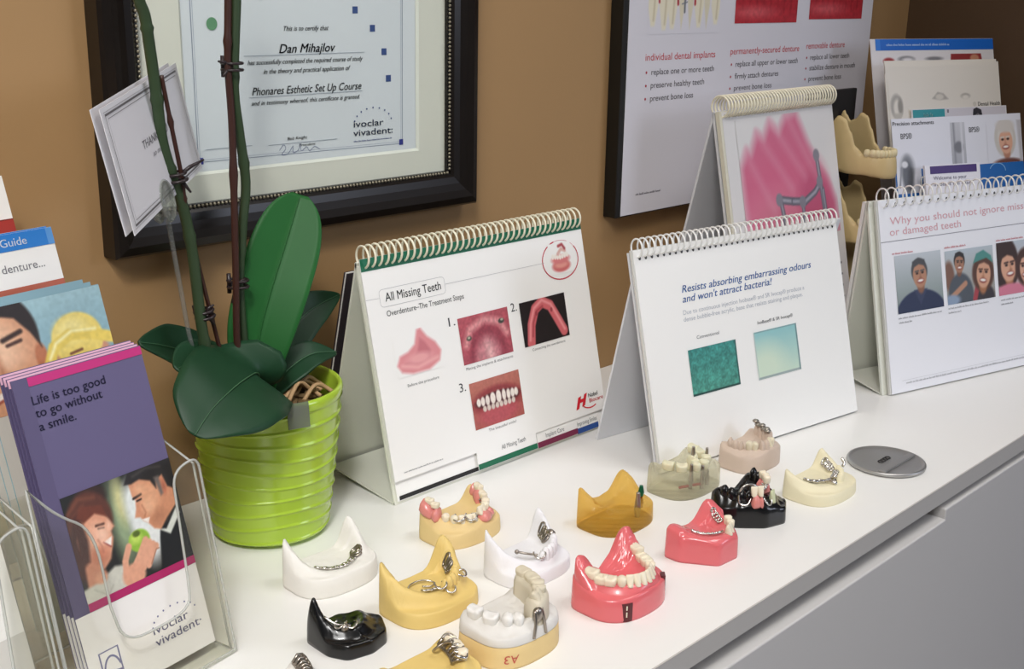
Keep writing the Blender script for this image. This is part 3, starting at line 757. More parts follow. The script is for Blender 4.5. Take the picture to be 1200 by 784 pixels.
for k in (3, 2, 1, 0):
    t, c = brochure('purple_brochure', names[k], -0.0062-0.0012*k, 0.0100+0.0020*k, 0.0080+0.0010*k, PURPLE, group=G)
    c.rotation_euler.z = R(-0.25*k)
    a = Art()
    a.rect(0, 0, 86.2, 51.0, '#ebe7e4'); a.rect(76.4-76.4, 51.0, 9.6, BH*1000, '#5a5174')
    a.up(); a.rect(9.6 if k == 0 else 0, 182.6, 86.2, 187.6, '#c22a78' if k == 0 else '#e9b6cb')
    if k == 0:
        Q = lambda u: u+86.2
        a.text('Life is too good', Q(-77.2), 172.2, 48, 5.0, '#211b3d', 0, 0.02)
        a.text('to go without', Q(-77), 165.0, 43.5, 5.0, '#211b3d', 0, 0.02)
        a.text('a smile.', Q(-77), 157.4, 23.5, 5.0, '#211b3d', 0, 0.02)
        a.text('ivoclar', Q(-40.7), 21.6, 26, 5.2, '#6a6890', 0, 0.008); a.text('vivadent·', Q(-40.9), 14.4, 34.6, 5.2, '#6a6890', 0, 0.008)
        for j in range(9):
            th = R(170-j*19); a.ell(Q(-24)+16.5*math.cos(th), 24+9.5*math.sin(th), .6, .6, '#6a6890', 8)
        sq = [(Q(-78), 10), (Q(-78), 26.8), (Q(-65.4), 26.8), (Q(-65.4), 10)]
        a.stroke(sq, 1.2, '#6a6890', True); a.arc(Q(-71.2), 13, 5.6, 10, 180, 20, 1.2, '#6a6890'); a.stroke([(Q(-78), 15), (Q(-65.4), 13)], 1.1, '#6a6890')
    a.done('lettering' if k == 0 else 'printed_bands', c)
    if k == 0:
        p = Pic(76.4, 66, 0.5, '#20201c'); X = lambda u: u+76.4; Y = lambda v: v-52
        p.ell(X(-42), Y(92), 7, 24, '#8a9c7a', 8); p.ell(X(-40), Y(104), 4, 12, '#c9c58e', 5); p.ell(X(-26), Y(84), 11, 22, '#e4e6e4', 6); p.ell(X(-30), Y(100), 8, 14, '#dfe3e0', 6)
        p.ell(X(-58), Y(112), 10, 8, '#35231c', 3)
        # lady in profile looking right
        p.ell(X(-62), Y(100), 15, 17, '#5a3226', 2.5); p.ell(X(-70), Y(86), 12, 20, '#4a2b24', 4)
        p.poly([(X(-66), Y(106)), (X(-54), Y(104)), (X(-50.5), Y(98)), (X(-47.6), Y(92)), (X(-50.5), Y(90)), (X(-50), Y(86)), (X(-51.5), Y(82)), (X(-55), Y(75)), (X(-60), Y(71)), (X(-66), Y(70)), (X(-72), Y(78)), (X(-73), Y(92))], '#d99a7c', 1.6)
        p.ell(X(-60), Y(90), 6, 8, '#e6ae92', 5); p.ell(X(-62), Y(80), 6, 4, '#cf8468', 4)
        p.poly([(X(-66), Y(110)), (X(-52), Y(106)), (X(-51), Y(99)), (X(-58), Y(103)), (X(-66), Y(100)), (X(-70), Y(104))], '#6b3626', 1.5)
        p.line([(X(-59), Y(96)), (X(-54), Y(95.5))], 1.4, '#46281f', 1); p.line([(X(-58), Y(94)), (X(-54.5), Y(93.4))], 1.0, '#2c1a16', .8)
        p.poly([(X(-57), Y(85.5)), (X(-51), Y(87)), (X(-53), Y(81.5))], '#f4ece4', .8); p.line([(X(-57), Y(85.5)), (X(-53), Y(81.5))], .9, '#9c4a42', .8)
        p.poly([(X(-72), Y(78)), (X(-60), Y(70)), (X(-58), Y(62)), (X(-74), Y(58))], '#c98a6e', 2)
        p.poly([(X(-78), Y(64)), (X(-66), Y(65)), (X(-54), Y(70)), (X(-46), Y(68)), (X(-44), Y(50)), (X(-78), Y(50))], '#c9c7ba', 2)
        p.line([(X(-74), Y(108)), (X(-66), Y(114)), (X(-56), Y(112))], 1.6, '#7d4a35', 2.5, .8); p.line([(X(-76), Y(98)), (X(-72), Y(106)), (X(-64), Y(110))], 1.4, '#70402f', 2.5, .7)
        p.ell(X(-56.5), Y(90), 4.2, 4.6, '#efc0a6', 4, 0, .8); p.ell(X(-51), Y(93.5), 1.6, 3, '#f0c4aa', 2, 0, .7); p.ell(X(-62), Y(76), 6, 3, '#b8745a', 4, 0, .6)
        p.poly([(X(-72), Y(104)), (X(-67), Y(102)), (X(-66), Y(90)), (X(-68), Y(78)), (X(-74), Y(76))], '#4a2a22', 2.5); p.line([(X(-60), Y(88)), (X(-58.5), Y(84)), (X(-58.5), Y(80))], .9, '#b4705a', 1.4, .7)
        p.line([(X(-70), Y(62)), (X(-62), Y(56)), (X(-58), Y(60))], 1.0, '#a9a79a', 1.2, .7); p.ell(X(-64), Y(67), 4, 3.4, '#d59a7c', 2)
        # gentleman in profile looking left
        p.poly([(X(-16), Y(86)), (X(-6), Y(84)), (X(1), Y(86)), (X(1), Y(50)), (X(-24), Y(56)), (X(-20), Y(74))], '#17181a', 1.5)
        p.poly([(X(-20), Y(80)), (X(-14), Y(78)), (X(-4), Y(88)), (X(-2), Y(84)), (X(-12), Y(74))], '#d5d8cf', 1.2)
        p.poly([(X(-32), Y(112)), (X(-31.5), Y(104)), (X(-30), Y(101)), (X(-31), Y(96)), (X(-33), Y(91.5)), (X(-29.6), Y(90.5)), (X(-28), Y(88)), (X(-25), Y(85.5)), (X(-22), Y(81)), (X(-17.5), Y(79)), (X(-12), Y(84)), (X(-3), Y(90)), (X(-2), Y(110)), (X(-14), Y(117))], '#cf8f6c', 1.3)
        p.ell(X(-20), Y(100), 7, 9, '#dda27e', 5); p.ell(X(-9), Y(103), 2.8, 5.5, '#c67f60', 1.2)
        p.poly([(X(-35), Y(112)), (X(-31), Y(118)), (X(-18), Y(119)), (X(0), Y(119)), (X(0), Y(98)), (X(-6), Y(102)), (X(-8), Y(110)), (X(-13), Y(108)), (X(-14), Y(103)), (X(-17), Y(109)), (X(-24), Y(112)), (X(-30), Y(111))], '#262220', 1.3)
        p.line([(X(-31), Y(102.4)), (X(-25.5), Y(103.4))], 1.5, '#2a1d18', .8); p.line([(X(-29), Y(100.4)), (X(-26), Y(100.6))], 1.1, '#241813', .7)
        p.poly([(X(-29), Y(89)), (X(-23), Y(88.6)), (X(-25), Y(85.5))], '#f3ebe4', .7)
        p.ell(X(-17), Y(87), 6.5, 5, '#b47a5c', 4, 0, .55); p.ell(X(-22.5), Y(95), 4, 5, '#e6b08c', 4, 0, .8); p.ell(X(-26), Y(107), 4, 3.4, '#e3ad88', 4, 0, .7)
        p.line([(X(-26.5), Y(97)), (X(-25), Y(92)), (X(-26.5), Y(90))], .8, '#a9694c', 1.2, .7); p.ell(X(-8.6), Y(103), 1.4, 3.4, '#a8614a', 1.2, 0, .7)
        p.poly([(X(-14), Y(110)), (X(-12), Y(98)), (X(-10), Y(99)), (X(-10.5), Y(110))], '#6d625c', 1.8); p.line([(X(-28), Y(115)), (X(-18), Y(117)), (X(-8), Y(115))], 1.2, '#4d4541', 2, .7)
        # hand with the apple
        p.ell(X(-34), Y(78), 7.4, 6.6, '#8db63a', 1.2); p.ell(X(-36), Y(80), 4, 3.2, '#bcd65e', 3); p.ell(X(-35), Y(82.4), 2.6, 1.8, '#53651f', 1)
        for dx in (0, 4.2, 8.4, 12): p.line([(X(-44+dx), Y(62)), (X(-36+dx*.8), Y(70)), (X(-30+dx*.5), Y(77-dx*.5))], 4.0, '#dca184', 1); p.line([(X(-42+dx), Y(62)), (X(-34+dx*.8), Y(69)), (X(-28.4+dx*.5), Y(75-dx*.5))], .7, '#a56a50', .8)
        p.line([(X(-48), Y(62)), (X(-46.5), Y(70)), (X(-42), Y(77))], 4.2, '#dba083', 1); p.ell(X(-43), Y(60), 8, 7, '#d99d80', 2)
        p.noise(.03, 3)
        p.done('couple_photograph', c, 9.8, 52.0+0.0)
        a = Art(); a.z = .0006; a.rect(9.8, 51.2, 86.2, 56.0, '#ab1f5f'); a.done('pink_band', c)
# second row: man and a child in a yellow hat
G = 'portrait brochures in the second row'
names = ['front brochure with a man and a yellow hat', 'second man and yellow hat brochure from the front, its top edge showing', 'rearmost man and yellow hat brochure, its top edge showing']
SKYB = mat('blue_grey_print', '#86a9b4', 0.4)
y2, z2 = 0.097-BH*ST, 0.221-BH*CT_
for k in (2, 1, 0):
    t, c = brochure('portrait_brochure', names[k], -0.006-0.0032*k, y2+0.0030*k, z2+0.0016*k, SKYB, group=G)
    a = Art(); a.rect(0, 0, 86.2, 127.5, '#cfcac0'); a.done('lower_print', c)
    if k == 0:
        p = Pic(86.2, 60, 0.6, '#7b9fac'); p.grad('#6d94a4', '#9fc0c8'); X = lambda u: u+86.2; Y = lambda v: v-128
        p.ell(X(-74), Y(170), 27, 28, '#2a211d', 2); p.ell(X(-75), Y(158), 27.5, 32, '#d39b78', 1.6); p.ell(X(-78), Y(164), 17, 16, '#e9bd9c', 14); p.ell(X(-48.6), Y(155), 4, 8, '#b97350', 1.5)
        p.poly([(X(-90), Y(190)), (X(-60), Y(190)), (X(-49), Y(176)), (X(-47), Y(160)), (X(-52), Y(170)), (X(-60), Y(180)), (X(-74), Y(184))], '#2a211d', 1.6)
        p.line([(X(-70), Y(169)), (X(-58), Y(172))], 2.8, '#3a2820', 1.4); p.line([(X(-68), Y(165.6)), (X(-59), Y(167))], 2, '#4a2f26', 1.2); p.line([(X(-86), Y(167)), (X(-80), Y(168))], 2.6, '#3a2820', 1.4)
        p.poly([(X(-76), Y(168)), (X(-72), Y(152)), (X(-66), Y(148)), (X(-78), Y(146))], '#b87c5c', 3, .7); p.line([(X(-82), Y(138)), (X(-64), Y(142))], 4, '#f1e6dc', 1.5); p.line([(X(-84), Y(135)), (X(-62), Y(141))], 1.6, '#9d4f40', 1.2)
        p.ell(X(-22), Y(150), 19, 12, '#c98f74', 2)
        p.ell(X(-23), Y(160), 17.5, 15.5, '#e8d171', 1.5); p.ell(X(-26), Y(166), 10, 7, '#f0e091', 7)
        p.line([(X(-45), Y(149)), (X(-40), Y(158)), (X(-28), Y(163)), (X(-14), Y(161)), (X(2), Y(155))], 7, '#e3c95f', 1.5); p.line([(X(-44), Y(152)), (X(-38), Y(160)), (X(-26), Y(165)), (X(-10), Y(163))], 2, '#f4e9a6', 1.5)
        p.line([(X(-30), Y(152)), (X(-22), Y(153))], 1.6, '#7a4c38', 1)
        p.noise(.04, 8)
        p.done('portrait_photograph', c, 0, 127.6)
# third row: guide
y3, z3 = 0.139-BH*ST, 0.251-BH*CT_
names = ['front blue and white guide brochure about a denture', 'rear copy of the blue and white guide brochure, its edge showing']
for k in (1, 0):
    t, c = brochure('guide_brochure', names[k], -0.006-0.0015*k, y3+0.0026*k, z3+0.0003*k, PAPER, group='guide brochures in the third row')
    a = Art(); a.rect(0, 177.6, 86.2, 187.9, '#2f7fd0'); a.rect(0, 60, 86.2, 155.6, '#b5604a')
    if k == 0:
        a.up(); a.rect(81.8, 177.6, 86.2, 187.9, '#5d9bdc'); a.text('Guide', 86.2-36.4, 180.4, 17.8, 4.9, '#f4f6fa', 0, 0.01); a.done('title_lettering', c); a = Art(); a.text('denture...', 86.2-39.5, 165.0, 29, 5.0, '#77757a')
    a.done('lettering', c)
# last row
y4, z4 = 0.185-BH*ST, 0.278-BH*CT_
t, c = brochure('red_white_brochure', 'white and red brochure in the rearmost row at the left edge', -0.006, y4, z4, PAPER)
a = Art(); a.rect(0, 60, 86.2, 159.8, '#a83a34'); a.rect(0, 159.8, 86.2, 160.6, '#7b2a26'); a.done('printed_bands', c)
# neighbour pocket at the very edge of the picture
t, c = brochure('white_brochure', 'white brochure with a purple letter in the neighbour pocket at the lower left edge', -PW-0.0100, 0.0100, 0.0080, WHITEB, h=0.150)
a = Art(); a.text('É', 70, 104, 7, 8.0, '#77719c', 0, 0.004); a.rect(0, 0, 86.2, 58, '#cfccc6'); a.done('lettering', c)

# ------------------------------------------------------------------ brochure rack in the right corner
KX, KY, KT, KL = 1.330, 0.658, R(-18), R(14)
cK, sK = math.cos(KT), math.sin(KT)
def rk(u, v): return (KX+u*cK-v*sK, KY+u*sK+v*cK)
SK, CK = math.sin(KL), math.cos(KL)
rack = empty('brochure_rack', 'clear acrylic brochure rack full of leaflets in the right corner', 'brochure holder', (*rk(0, -0.06), 0), KT)
# pockets from front to back: (y of the sheet foot behind the rack front, height of the pocket floor)
for yy, zz, x0, x1 in ((-0.066, 0.004, -0.002, 0.222), (-0.026, 0.055, 0.03, 0.240), (-0.014, 0.101, 0.022, 0.240), (0.026, 0.132, 0.028, 0.254)):
    hgt = 0.060
    rimmed('front_panel', rack, [(x, yy-0.006+v*0.20, zz+v) for x, v in roundpts([(x0, 0), (x1, 0), (x1, hgt), (x1-0.02, hgt), (x1-0.04, hgt*.5), (x0+0.04, hgt*.5), (x0+0.02, hgt), (x0, hgt)], [0, 0, .008, .008, .02, .02, .008, .008])], 0.002, (0, -1, .2))
    rimmed('side_panel', rack, [(x1-0.002, yy-0.004, zz), (x1-0.002, yy+0.026, zz), (x1-0.002, yy+0.026+(hgt+.012)*.25, zz+hgt+.012), (x1-0.002, yy-0.004+hgt*.2, zz+hgt)], 0.002, (1, 0, 0))
    b = MB(); b.box(x0, x1, yy-0.006, yy+0.028, max(0.0005, zz-0.002), zz); b.build('pocket_floor', ACR, rack)
for xs in (0.0345, 0.216):
    b = MB(); pr = [(-0.036, 0.0003), (0.060, 0.0003), (0.060, 0.131), (0.026, 0.130), (0.014, 0.099), (-0.014, 0.053), (-0.036, 0.003)]
    b.add([(xs+(0.02 if 0 else 0), y, z) for y, z in pr]+[(xs+0.002, y, z) for y, z in pr], [tuple(range(6, -1, -1)), tuple(range(7, 14))]+[(i, (i+1) % 7, 7+(i+1) % 7, 7+i) for i in range(7)])
    b.build('foot_panel', ACR, rack)
def leaflet(name, label, cat, u0, v_top, z_top, w, h, m, group=None, th=0.0008, roll=0.0):
    """top left corner at rack coordinates (u0, v_top) and height z_top"""
    px, py = rk(u0, v_top-h*SK)
    t = empty(name, label, cat, (px, py, z_top-h*CK), KT, group)
    c = sheet('cover', t, w, h, th, (0, 0, 0), KL, m); c.rotation_euler.y = 0
    return t, c
RKP = mat('dim_white_leaflet_paper', '#dcd8da', 0.5)
t, c = leaflet('blue_top_leaflet', 'white leaflet with a bright blue top band, rearmost and tallest in the right rack', 'leaflet', 0.0345, 0.0816, 0.3430, 0.214, 0.212, RKP, roll=1)
H_ = 212
a = Art(); a.rect(8, H_-14, 214, H_-0.3, '#1763c0'); a.up(); a.rect(8, H_-14, 16, H_-.3, '#2f77cf'); a.squiggle(26, H_-8.6, 108, 3.0, '#a9c4ea', 5); a.done('lettering', c)
p = Pic(190, 14, 0.8, '#dcd8da'); p.ell(14, 6, 9, 4, '#9a3030', 2); p.ell(44, 8, 14, 4, '#8d8b8e', 2); p.ell(46, 7, 9, 2.5, '#dcd8da', 2); p.ell(92, 8, 14, 2.6, '#7e7c80', 2); p.poly([(120, 2), (122, 14), (176, 14), (178, 2)], '#8f2f30', 1.5); p.ell(164, 8, 8, 5, '#c08468', 2)
p.done('product_pictures', c, 14, H_-33)
CREAM = mat('cream_folder_paper', '#dcd5cb', 0.55)
names = ['front cream folder with small oval pictures in the right rack', 'second cream folder of the right rack, its top edge showing', 'third cream folder of the right rack, its top edge showing', 'rearmost cream folder of the right rack, its top edge showing']
for k in (3, 2, 1, 0):
    t, c = leaflet('cream_folder', names[k], 'folder', 0.0272+0.0015*k, 0.0440+0.0026*k, 0.3105+0.0028*k-(0.006 if k == 0 else 0), 0.196-0.003*(k % 2), 0.210, CREAM, 'cream folders in the right rack', 0.0012)
    if k == 0:
        p = Pic(190, 74, 0.9, '#dcd5cb'); p.ell(12, 44, 10, 15, '#a7a19a', 3); p.ell(14, 42, 7, 11, '#dcd5cb', 3); p.ell(18, 44, 4, 10, '#8f8981', 3); p.poly([(6, 36), (14, 18), (20, 36)], '#b9b2a8', 3)
        p.poly([(72, 52), (82, 60), (92, 58), (100, 51), (86, 50)], '#a8a29b', 2); p.ell(85, 54, 7, 3.6, '#cfc8be', 2); p.ell(130, 54, 8, 3.5, '#aaa49c', 2); p.ell(130, 52.6, 6, 2.6, '#dcd5cb', 2)
        p.done('oval_pictures', c, 3, 126)
        a = Art(); a.z += .0003; a.text('Dental Health', 154, 167, 40, 5.0, '#1d1b1c', 0, 0.03); a.ell(148, 169.5, 3, 3, '#c9c3b8'); a.done('lettering', c)
t, c = leaflet('teal_leaflet', 'white leaflet with a teal band in the right rack, in front of the cream folders', 'leaflet', 0.0625, 0.030, 0.2625, 0.166, 0.210, RKP)
a = Art(); a.rect(2, 197, 56, 209, '#2c8f98'); a.squiggle(20, 200, 16, 5, '#a9d6d8', 21); a.rect(57, 197, 164, 209, '#cdc8cf'); a.up(); a.rect(60, 204, 63, 208, '#6f6a74'); a.poly([(104, 197), (106, 207), (112, 209), (120, 206), (122, 197)], '#2d2a30'); a.ell(113, 199, 4, 3, '#b3acb2'); a.done('lettering', c)
BPS = mat('cool_white_leaflet_paper', '#dedee6', 0.48)
t, c = leaflet('attachment_leaflet', 'wide white leaflet with a lady portrait and a blue lower band in the right rack', 'leaflet', 0.0, 0.0, 0.2560, 0.2195, 0.255, BPS)
H_ = 255
a = Art(); s_ = .96
a.text('Precision attachments', 1.5, H_-8.0, 67, 4.6, '#1c1a20', 0, 0.03); a.done('heading_lettering', c); a = Art(); a.text('BPS®', 13, H_-24, 18, 6.6, '#2a2a30', 0, 0.01); a.done('left_lettering', c); a = Art(); a.text('BPS®', 127, H_-20.5, 18, 6.4, '#2a2a30', 0, 0.01); a.done('right_lettering', c); a = Art()
a.rect(0, 20, 219.5, H_-60, '#1a63ad'); a.up(); a.arc(172, H_-70, 14, 10, 0, 160, 1.2, '#7fb0dc'); a.done('blue_band', c)
p = Pic(24, 52, 0.8, '#b4b4ba'); p.grad('#a9a9af', '#c4c4ca'); p.line([(5, 52), (5, 0)], 3, '#8d8d93', 3); p.ell(12, 22, 8, 7, '#77777d', 3); p.line([(18, 52), (18, 0)], 3, '#d6d6dc', 3); p.done('instrument_photograph', c, 95.5, H_-59.6)
p = Pic(62, 52, 0.7, '#dedee6'); p.ell(32, 30, 19, 24, '#c9c3bd', 2.5); p.head(33, 26, 14.5, '#d9a68c', '#d4cec8', -.2, .05, female=False, dark='#b57f66'); p.ell(33, 45, 16, 8, '#cfc8c2', 4); p.ell(36, -2, 26, 7, '#6a4038', 3); p.poly([(54, 52), (62, 52), (62, 0), (57, 0)], '#bab6ba', 4)
p.done('lady_photograph', c, 157, H_-59.8)
p = Pic(40, 50, 0.8, '#dedee6'); p.ell(18, 30, 12, 16, '#a9aab0', 5); p.ell(18, 20, 9, 22, '#5f6168', 5); p.ell(14, 34, 5, 4, '#d9d9de', 2); p.line([(4, 8), (8, 30)], 2.5, '#8a8b92', 2); p.done('component_photograph', c, 2, H_-88, z=0.0006)
t, c = leaflet('purple_band_card', 'small white card with a dark purple top band in the right rack', 'card', 0.0300, -0.0290, 0.2040, 0.092, 0.198, mat('card_white', '#e9e7ee', .5), th=0.003)
c.rotation_euler.y = R(0.6)
a = Art(); a.rect(8, 187.5, 86, 196.6, '#43296f'); a.text('Welcome to your', 13, 180.4, 55, 4.4, '#77738a', 0, .01); a.text('implant full case', 13, 173, 62, 4.4, '#77738a', 0, .01); a.done('lettering', c)
# ------------------------------------------------------------------ orchid in a green ribbed pot
POTM = mat('lime_green_glazed_ceramic', '#aac93c', 0.2, spec=0.6, coat=0.3, var=0.03, vscale=15)
LEAF = mat('dark_green_orchid_leaf', '#1b3d26', 0.46, spec=0.35, var=0.18, vscale=30)
LEAFL = mat('fresh_green_orchid_leaf', '#215c29', 0.5, spec=0.3, var=0.12, vscale=30)
MIDR = mat('pale_leaf_midrib', '#466e4c', 0.4)
STEMG = mat('green_brown_stem', '#31432a', 0.5, var=0.3, vscale=18)
STEMB = mat('brown_stem', '#4a3526', 0.55, var=0.25, vscale=40)
STAKE = mat('dark_red_stake', '#3b2019', 0.45)
CLIP = mat('dark_plastic_clip', '#2a2022', 0.35)
BARK = mat('orchid_bark', '#5f4a2d', 0.85, var=0.45, vscale=60, bump=0.6, bscale=120)
OX, OY = 0.4816, 0.7062
t = empty('potted_orchid', 'orchid with broad dark leaves and two bare stems in a lime green ribbed pot', 'potted plant', (OX, OY, 0))
PH = 0.1155
rb, rtp = 0.0420, 0.0560
prof = [(0.0, 0.0005), (rb-0.006, 0.0005), (rb-0.002, 0.0012), (rb, 0.004)]
N = 11
n = 72
# wavy ribs: each rib climbs and dips round the pot
b = MB()
zs = [0.004+(PH-0.012)*k/190 for k in range(191)]
vs = []
for z in zs:
    f = z/PH; base = rb+(rtp-rb)*(f**0.8)
    for k in range(n):
        th = 2*math.pi*k/n
        w = 0.0017*math.sin(2*th+0.6+z*55)+0.0010*math.sin(3*th-z*90)
        ph = ((z+w)/0.0112) % 1.0
        bump = 0.0011*math.exp(-((ph-0.5)/0.085)**2)
        vs.append(((base+bump)*math.cos(th), (base+bump)*math.sin(th), z))
m_ = len(zs)
fs = [(i*n+k, i*n+(k+1) % n, (i+1)*n+(k+1) % n, (i+1)*n+k) for i in range(m_-1) for k in range(n)]
fs.append(tuple(range(n-1, -1, -1)))
b.add(vs, fs)
top = [(rtp-0.0002, PH-0.008), (rtp+0.0006, PH-0.004), (rtp+0.0002, PH-0.0012), (rtp-0.001, PH), (rtp-0.0026, PH-0.0003), (rtp-0.0036, PH-0.002), (rtp-0.006, PH-0.03), (rtp-0.010, PH-0.06), (0.0, PH-0.06)]
b.lathe(top, n, cap=False)
b.build('pot', POTM, t, smooth=True)
rnd = random.Random(5)
b = MB()
b.lathe([(0.0465, 0.0975), (0.03, 0.101), (0.0005, 0.103)], 40, cap=False)
for k in range(70):
    a_, r_ = rnd.uniform(0, 6.28), 0.045*math.sqrt(rnd.random())
    c = Vector((r_*math.cos(a_), r_*math.sin(a_), 0.1015+rnd.uniform(0, .004)))
    d = Vector((rnd.uniform(-1, 1), rnd.uniform(-1, 1), rnd.uniform(-.3, .5))).normalized()*rnd.uniform(.003, .008)
    b.tube([c-d, c, c+d], [.0012, .0024, .001], 5)
b.build('bark', BARK, t)
b = MB()
for k in range(6):
    x, y = 0.026+rnd.uniform(-.01, .012), -0.024+rnd.uniform(-.01, .014)
    b.tube(smooth_path([(x-.012, y, .104), (x, y+.003, .112+rnd.uniform(0, .004)), (x+.01, y+.004, .109), (x+.016, y-.002, .103)], 4), .0016, 6)
b.build('aerial_roots', mat('tan_root', '#b08f68', .7), t, smooth=True)
O = Vector((OX, OY, 0))
def leaf(pts, widths, hint, fold, m, thick=0.0016, curl=0.0):
    P = smooth_path([Vector(p)-O for p in pts], 8); n = len(P)
    W = []
    for i in range(n):
        f = i/(n-1)*(len(widths)-1); k = min(int(f), len(widths)-2); u = f-k
        W.append(widths[k]*(1-u)+widths[k+1]*u)
    # smooth the width profile
    for _ in range(2): W = [W[0]]+[(W[i-1]+2*W[i]+W[i+1])/4 for i in range(1, n-1)]+[W[-1]]
    h = Vector(hint).normalized(); vs = []; J = 12
    mid = []
    for i in range(n):
        tg = (P[min(i+1, n-1)]-P[max(i-1, 0)]).normalized()
        side = tg.cross(h).normalized(); nr = side.cross(tg).normalized()
        for j in range(J+1):
            q = -1+2*j/J
            vs.append(P[i]+side*W[i]*q*math.cos(fold*abs(q)*.5) + nr*W[i]*(abs(q)*math.sin(fold)*.75 - curl*q*q))
        mid.append(P[i]+nr*0.0011)
    fs = [(i*(J+1)+j, i*(J+1)+j+1, (i+1)*(J+1)+j+1, (i+1)*(J+1)+j) for i in range(n-1) for j in range(J)]
    b = MB(); b.add(vs, fs)
    o = b.build('leaf', m, t, smooth=True)
    md = o.modifiers.new('thickness', 'SOLIDIFY'); md.thickness = thick; md.offset = -1
    b = MB(); b.tube(mid, [0.0006*(1-0.7*i/n) for i in range(n)], 6); b.build('midrib', MIDR if m is LEAF else LEAFL, o, smooth=True)
    return o
# tall upright leaf
leaf([(.4720, .7040, .104), (.4735, .7040, .132), (.4790, .7050, .157), (.4900, .7060, .1841), (.5063, .7090, .2160), (.5235, .7130, .2490)], [.0090, .0130, .0165, .0195, .0220, .0238, .0250, .0258, .0262, .0262, .0258, .0240, .0185, .0060], (-.55, -.8, .1), .42, LEAFL)
# leaf leaning to the right behind it
leaf([(.482, .718, .102), (.4980, .7240, .1200), (.5143, .7280, .1370), (.5428, .7330, .1530), (.5763, .7370, .1601)], [.008, .0130, .0175, .0180, .0140, .0010], (-.35, -.8, .5), .35, LEAF)
# low leaf to the right over the pot rim
leaf([(.480, .704, .104), (.4861, .7030, .1130), (.5029, .6990, .1258), (.5196, .6970, .1314), (.5397, .6960, .1285)], [.006, .0110, .0145, .0120, .0010], (-.1, -.5, .85), .4, LEAF)
# broad front leaf drooping over the rim
leaf([(.4690, .694, .118), (.4600, .684, .132), (.4420, .6690, .1370), (.4197, .6540, .1375), (.3979, .6450, .1310), (.3815, .6400, .1190)], [.010, .0230, .0350, .0390, .0360, .0280, .0040], (-.50, -.72, .48), .22, LEAF, curl=.12)
# leaf pointing to the left
leaf([(.462, .714, .112), (.4527, .7180, .1246), (.4289, .7170, .1450), (.4067, .7120, .1570), (.3835, .7060, .1660)], [.008, .0150, .0190, .0170, .0015], (.0, -.75, .7), .35, LEAF)
# small leaf between them
leaf([(.468, .704, .112), (.4589, .7000, .1275), (.4288, .6900, .1460), (.4076, .6820, .1525), (.3920, .6740, .1530)], [.008, .0165, .0190, .0160, .0030], (-.2, -.6, .8), .3, LEAF)
# stems: (points, radii) from the pot upward, leaving the picture at the top
def stem(pts, r0, r1, m, name, parent=None):
    P = smooth_path([Vector(p)-O for p in pts], 8)
    b = MB(); b.tube(P, [r0+(r1-r0)*i/(len(P)-1)+(0.0007 if i % 14 == 7 else 0) for i in range(len(P))], 10)
    return b.build(name, m, parent or t, smooth=True)
s1 = stem([(.4390, .6965, .100), (.4325, .6945, .135), (.4280, .6940, .1453), (.4231, .6930, .1740), (.4184, .6910, .2225), (.4123, .6890, .2551), (.4034, .6860, .2798), (.3971, .6840, .3011), (.3933, .6810, .3307), (.3894, .6780, .3567), (.3857, .6750, .3770), (.3814, .6730, .3869), (.3762, .6690, .4062), (.3704, .6640, .4295), (.362, .658, .462)], .0038, .0034, STEMG, 'stem')
k1 = stem([(.4470, .6990, .100), (.4442, .6980, .1313), (.4398, .6980, .1511), (.4284, .6950, .1966), (.4139, .6880, .2508), (.4094, .6840, .2768), (.4030, .6815, .3086), (.3964, .6790, .3419)], .0015, .0014, STAKE, 'support_stake')
s2 = stem([(.4670, .7010, .100), (.4640, .7030, .1300), (.4634, .7060, .1886), (.4678, .7060, .2322), (.4723, .7060, .2642), (.4681, .7050, .3005), (.4643, .7030, .3312), (.4678, .7020, .3805), (.4696, .7000, .4135), (.4668, .6900, .4499)], .0031, .0037, STEMG, 'stem')
k2 = stem([(.4630, .6960, .100), (.4540, .6975, .1420), (.4560, .6980, .2158), (.4587, .6990, .3017), (.4578, .6990, .3451), (.4602, .6990, .3866), (.4626, .6990, .4396)], .0025, .0024, STAKE, 'support_stake')
def clip(px, rad, tang, horn):
    b = MB(); c = Vector(px)-O; tg = Vector(tang).normalized(); u = tg.orthogonal().normalized(); v = tg.cross(u)
    for dz in (-.0022, .0022):
        b.tube([c+tg*dz+u*rad*math.cos(2*math.pi*k/14)+v*rad*math.sin(2*math.pi*k/14)*1.15 for k in range(14)], .0011, 6, closed=True)
    b.tube([c-tg*.007+v*rad, c+tg*.007+v*rad], .0016, 6)
    for q in horn: b.tube([c, c+Vector(q)*.5+Vector((0, 0, .001)), c+Vector(q)], [.0014, .0014, .0007], 6)
    return b.build('clip', CLIP, t, smooth=True)
clip((.4620, .7005, .3438), .0060, (0, 0, 1), [(-.013, -.004, .004), (-.010, -.004, -.006)])
clip((.4595, .7020, .1949), .0062, (0, 0, 1), [(-.008, -.004, -.012), (.006, -.002, .002)])
clip((.4065, .6850, .2772), .0054, (-.2, 0, 1), [(.018, -.004, .010), (.006, -.006, -.010)])
clip((.4265, .6940, .1805), .0056, (-.2, 0, 1), [(.005, -.004, -.008), (.006, -.003, .006)])
b = MB(); b.box(-.008, .008, -.0005, .0005, -.010, .008); b.build('plant_tag', clear_mat('smoky_plastic_tag', '#a7b07c', haze=.15), t, loc=(-.0135, -.0580, PH-.006), rot=(R(-8), 0, R(-15)))

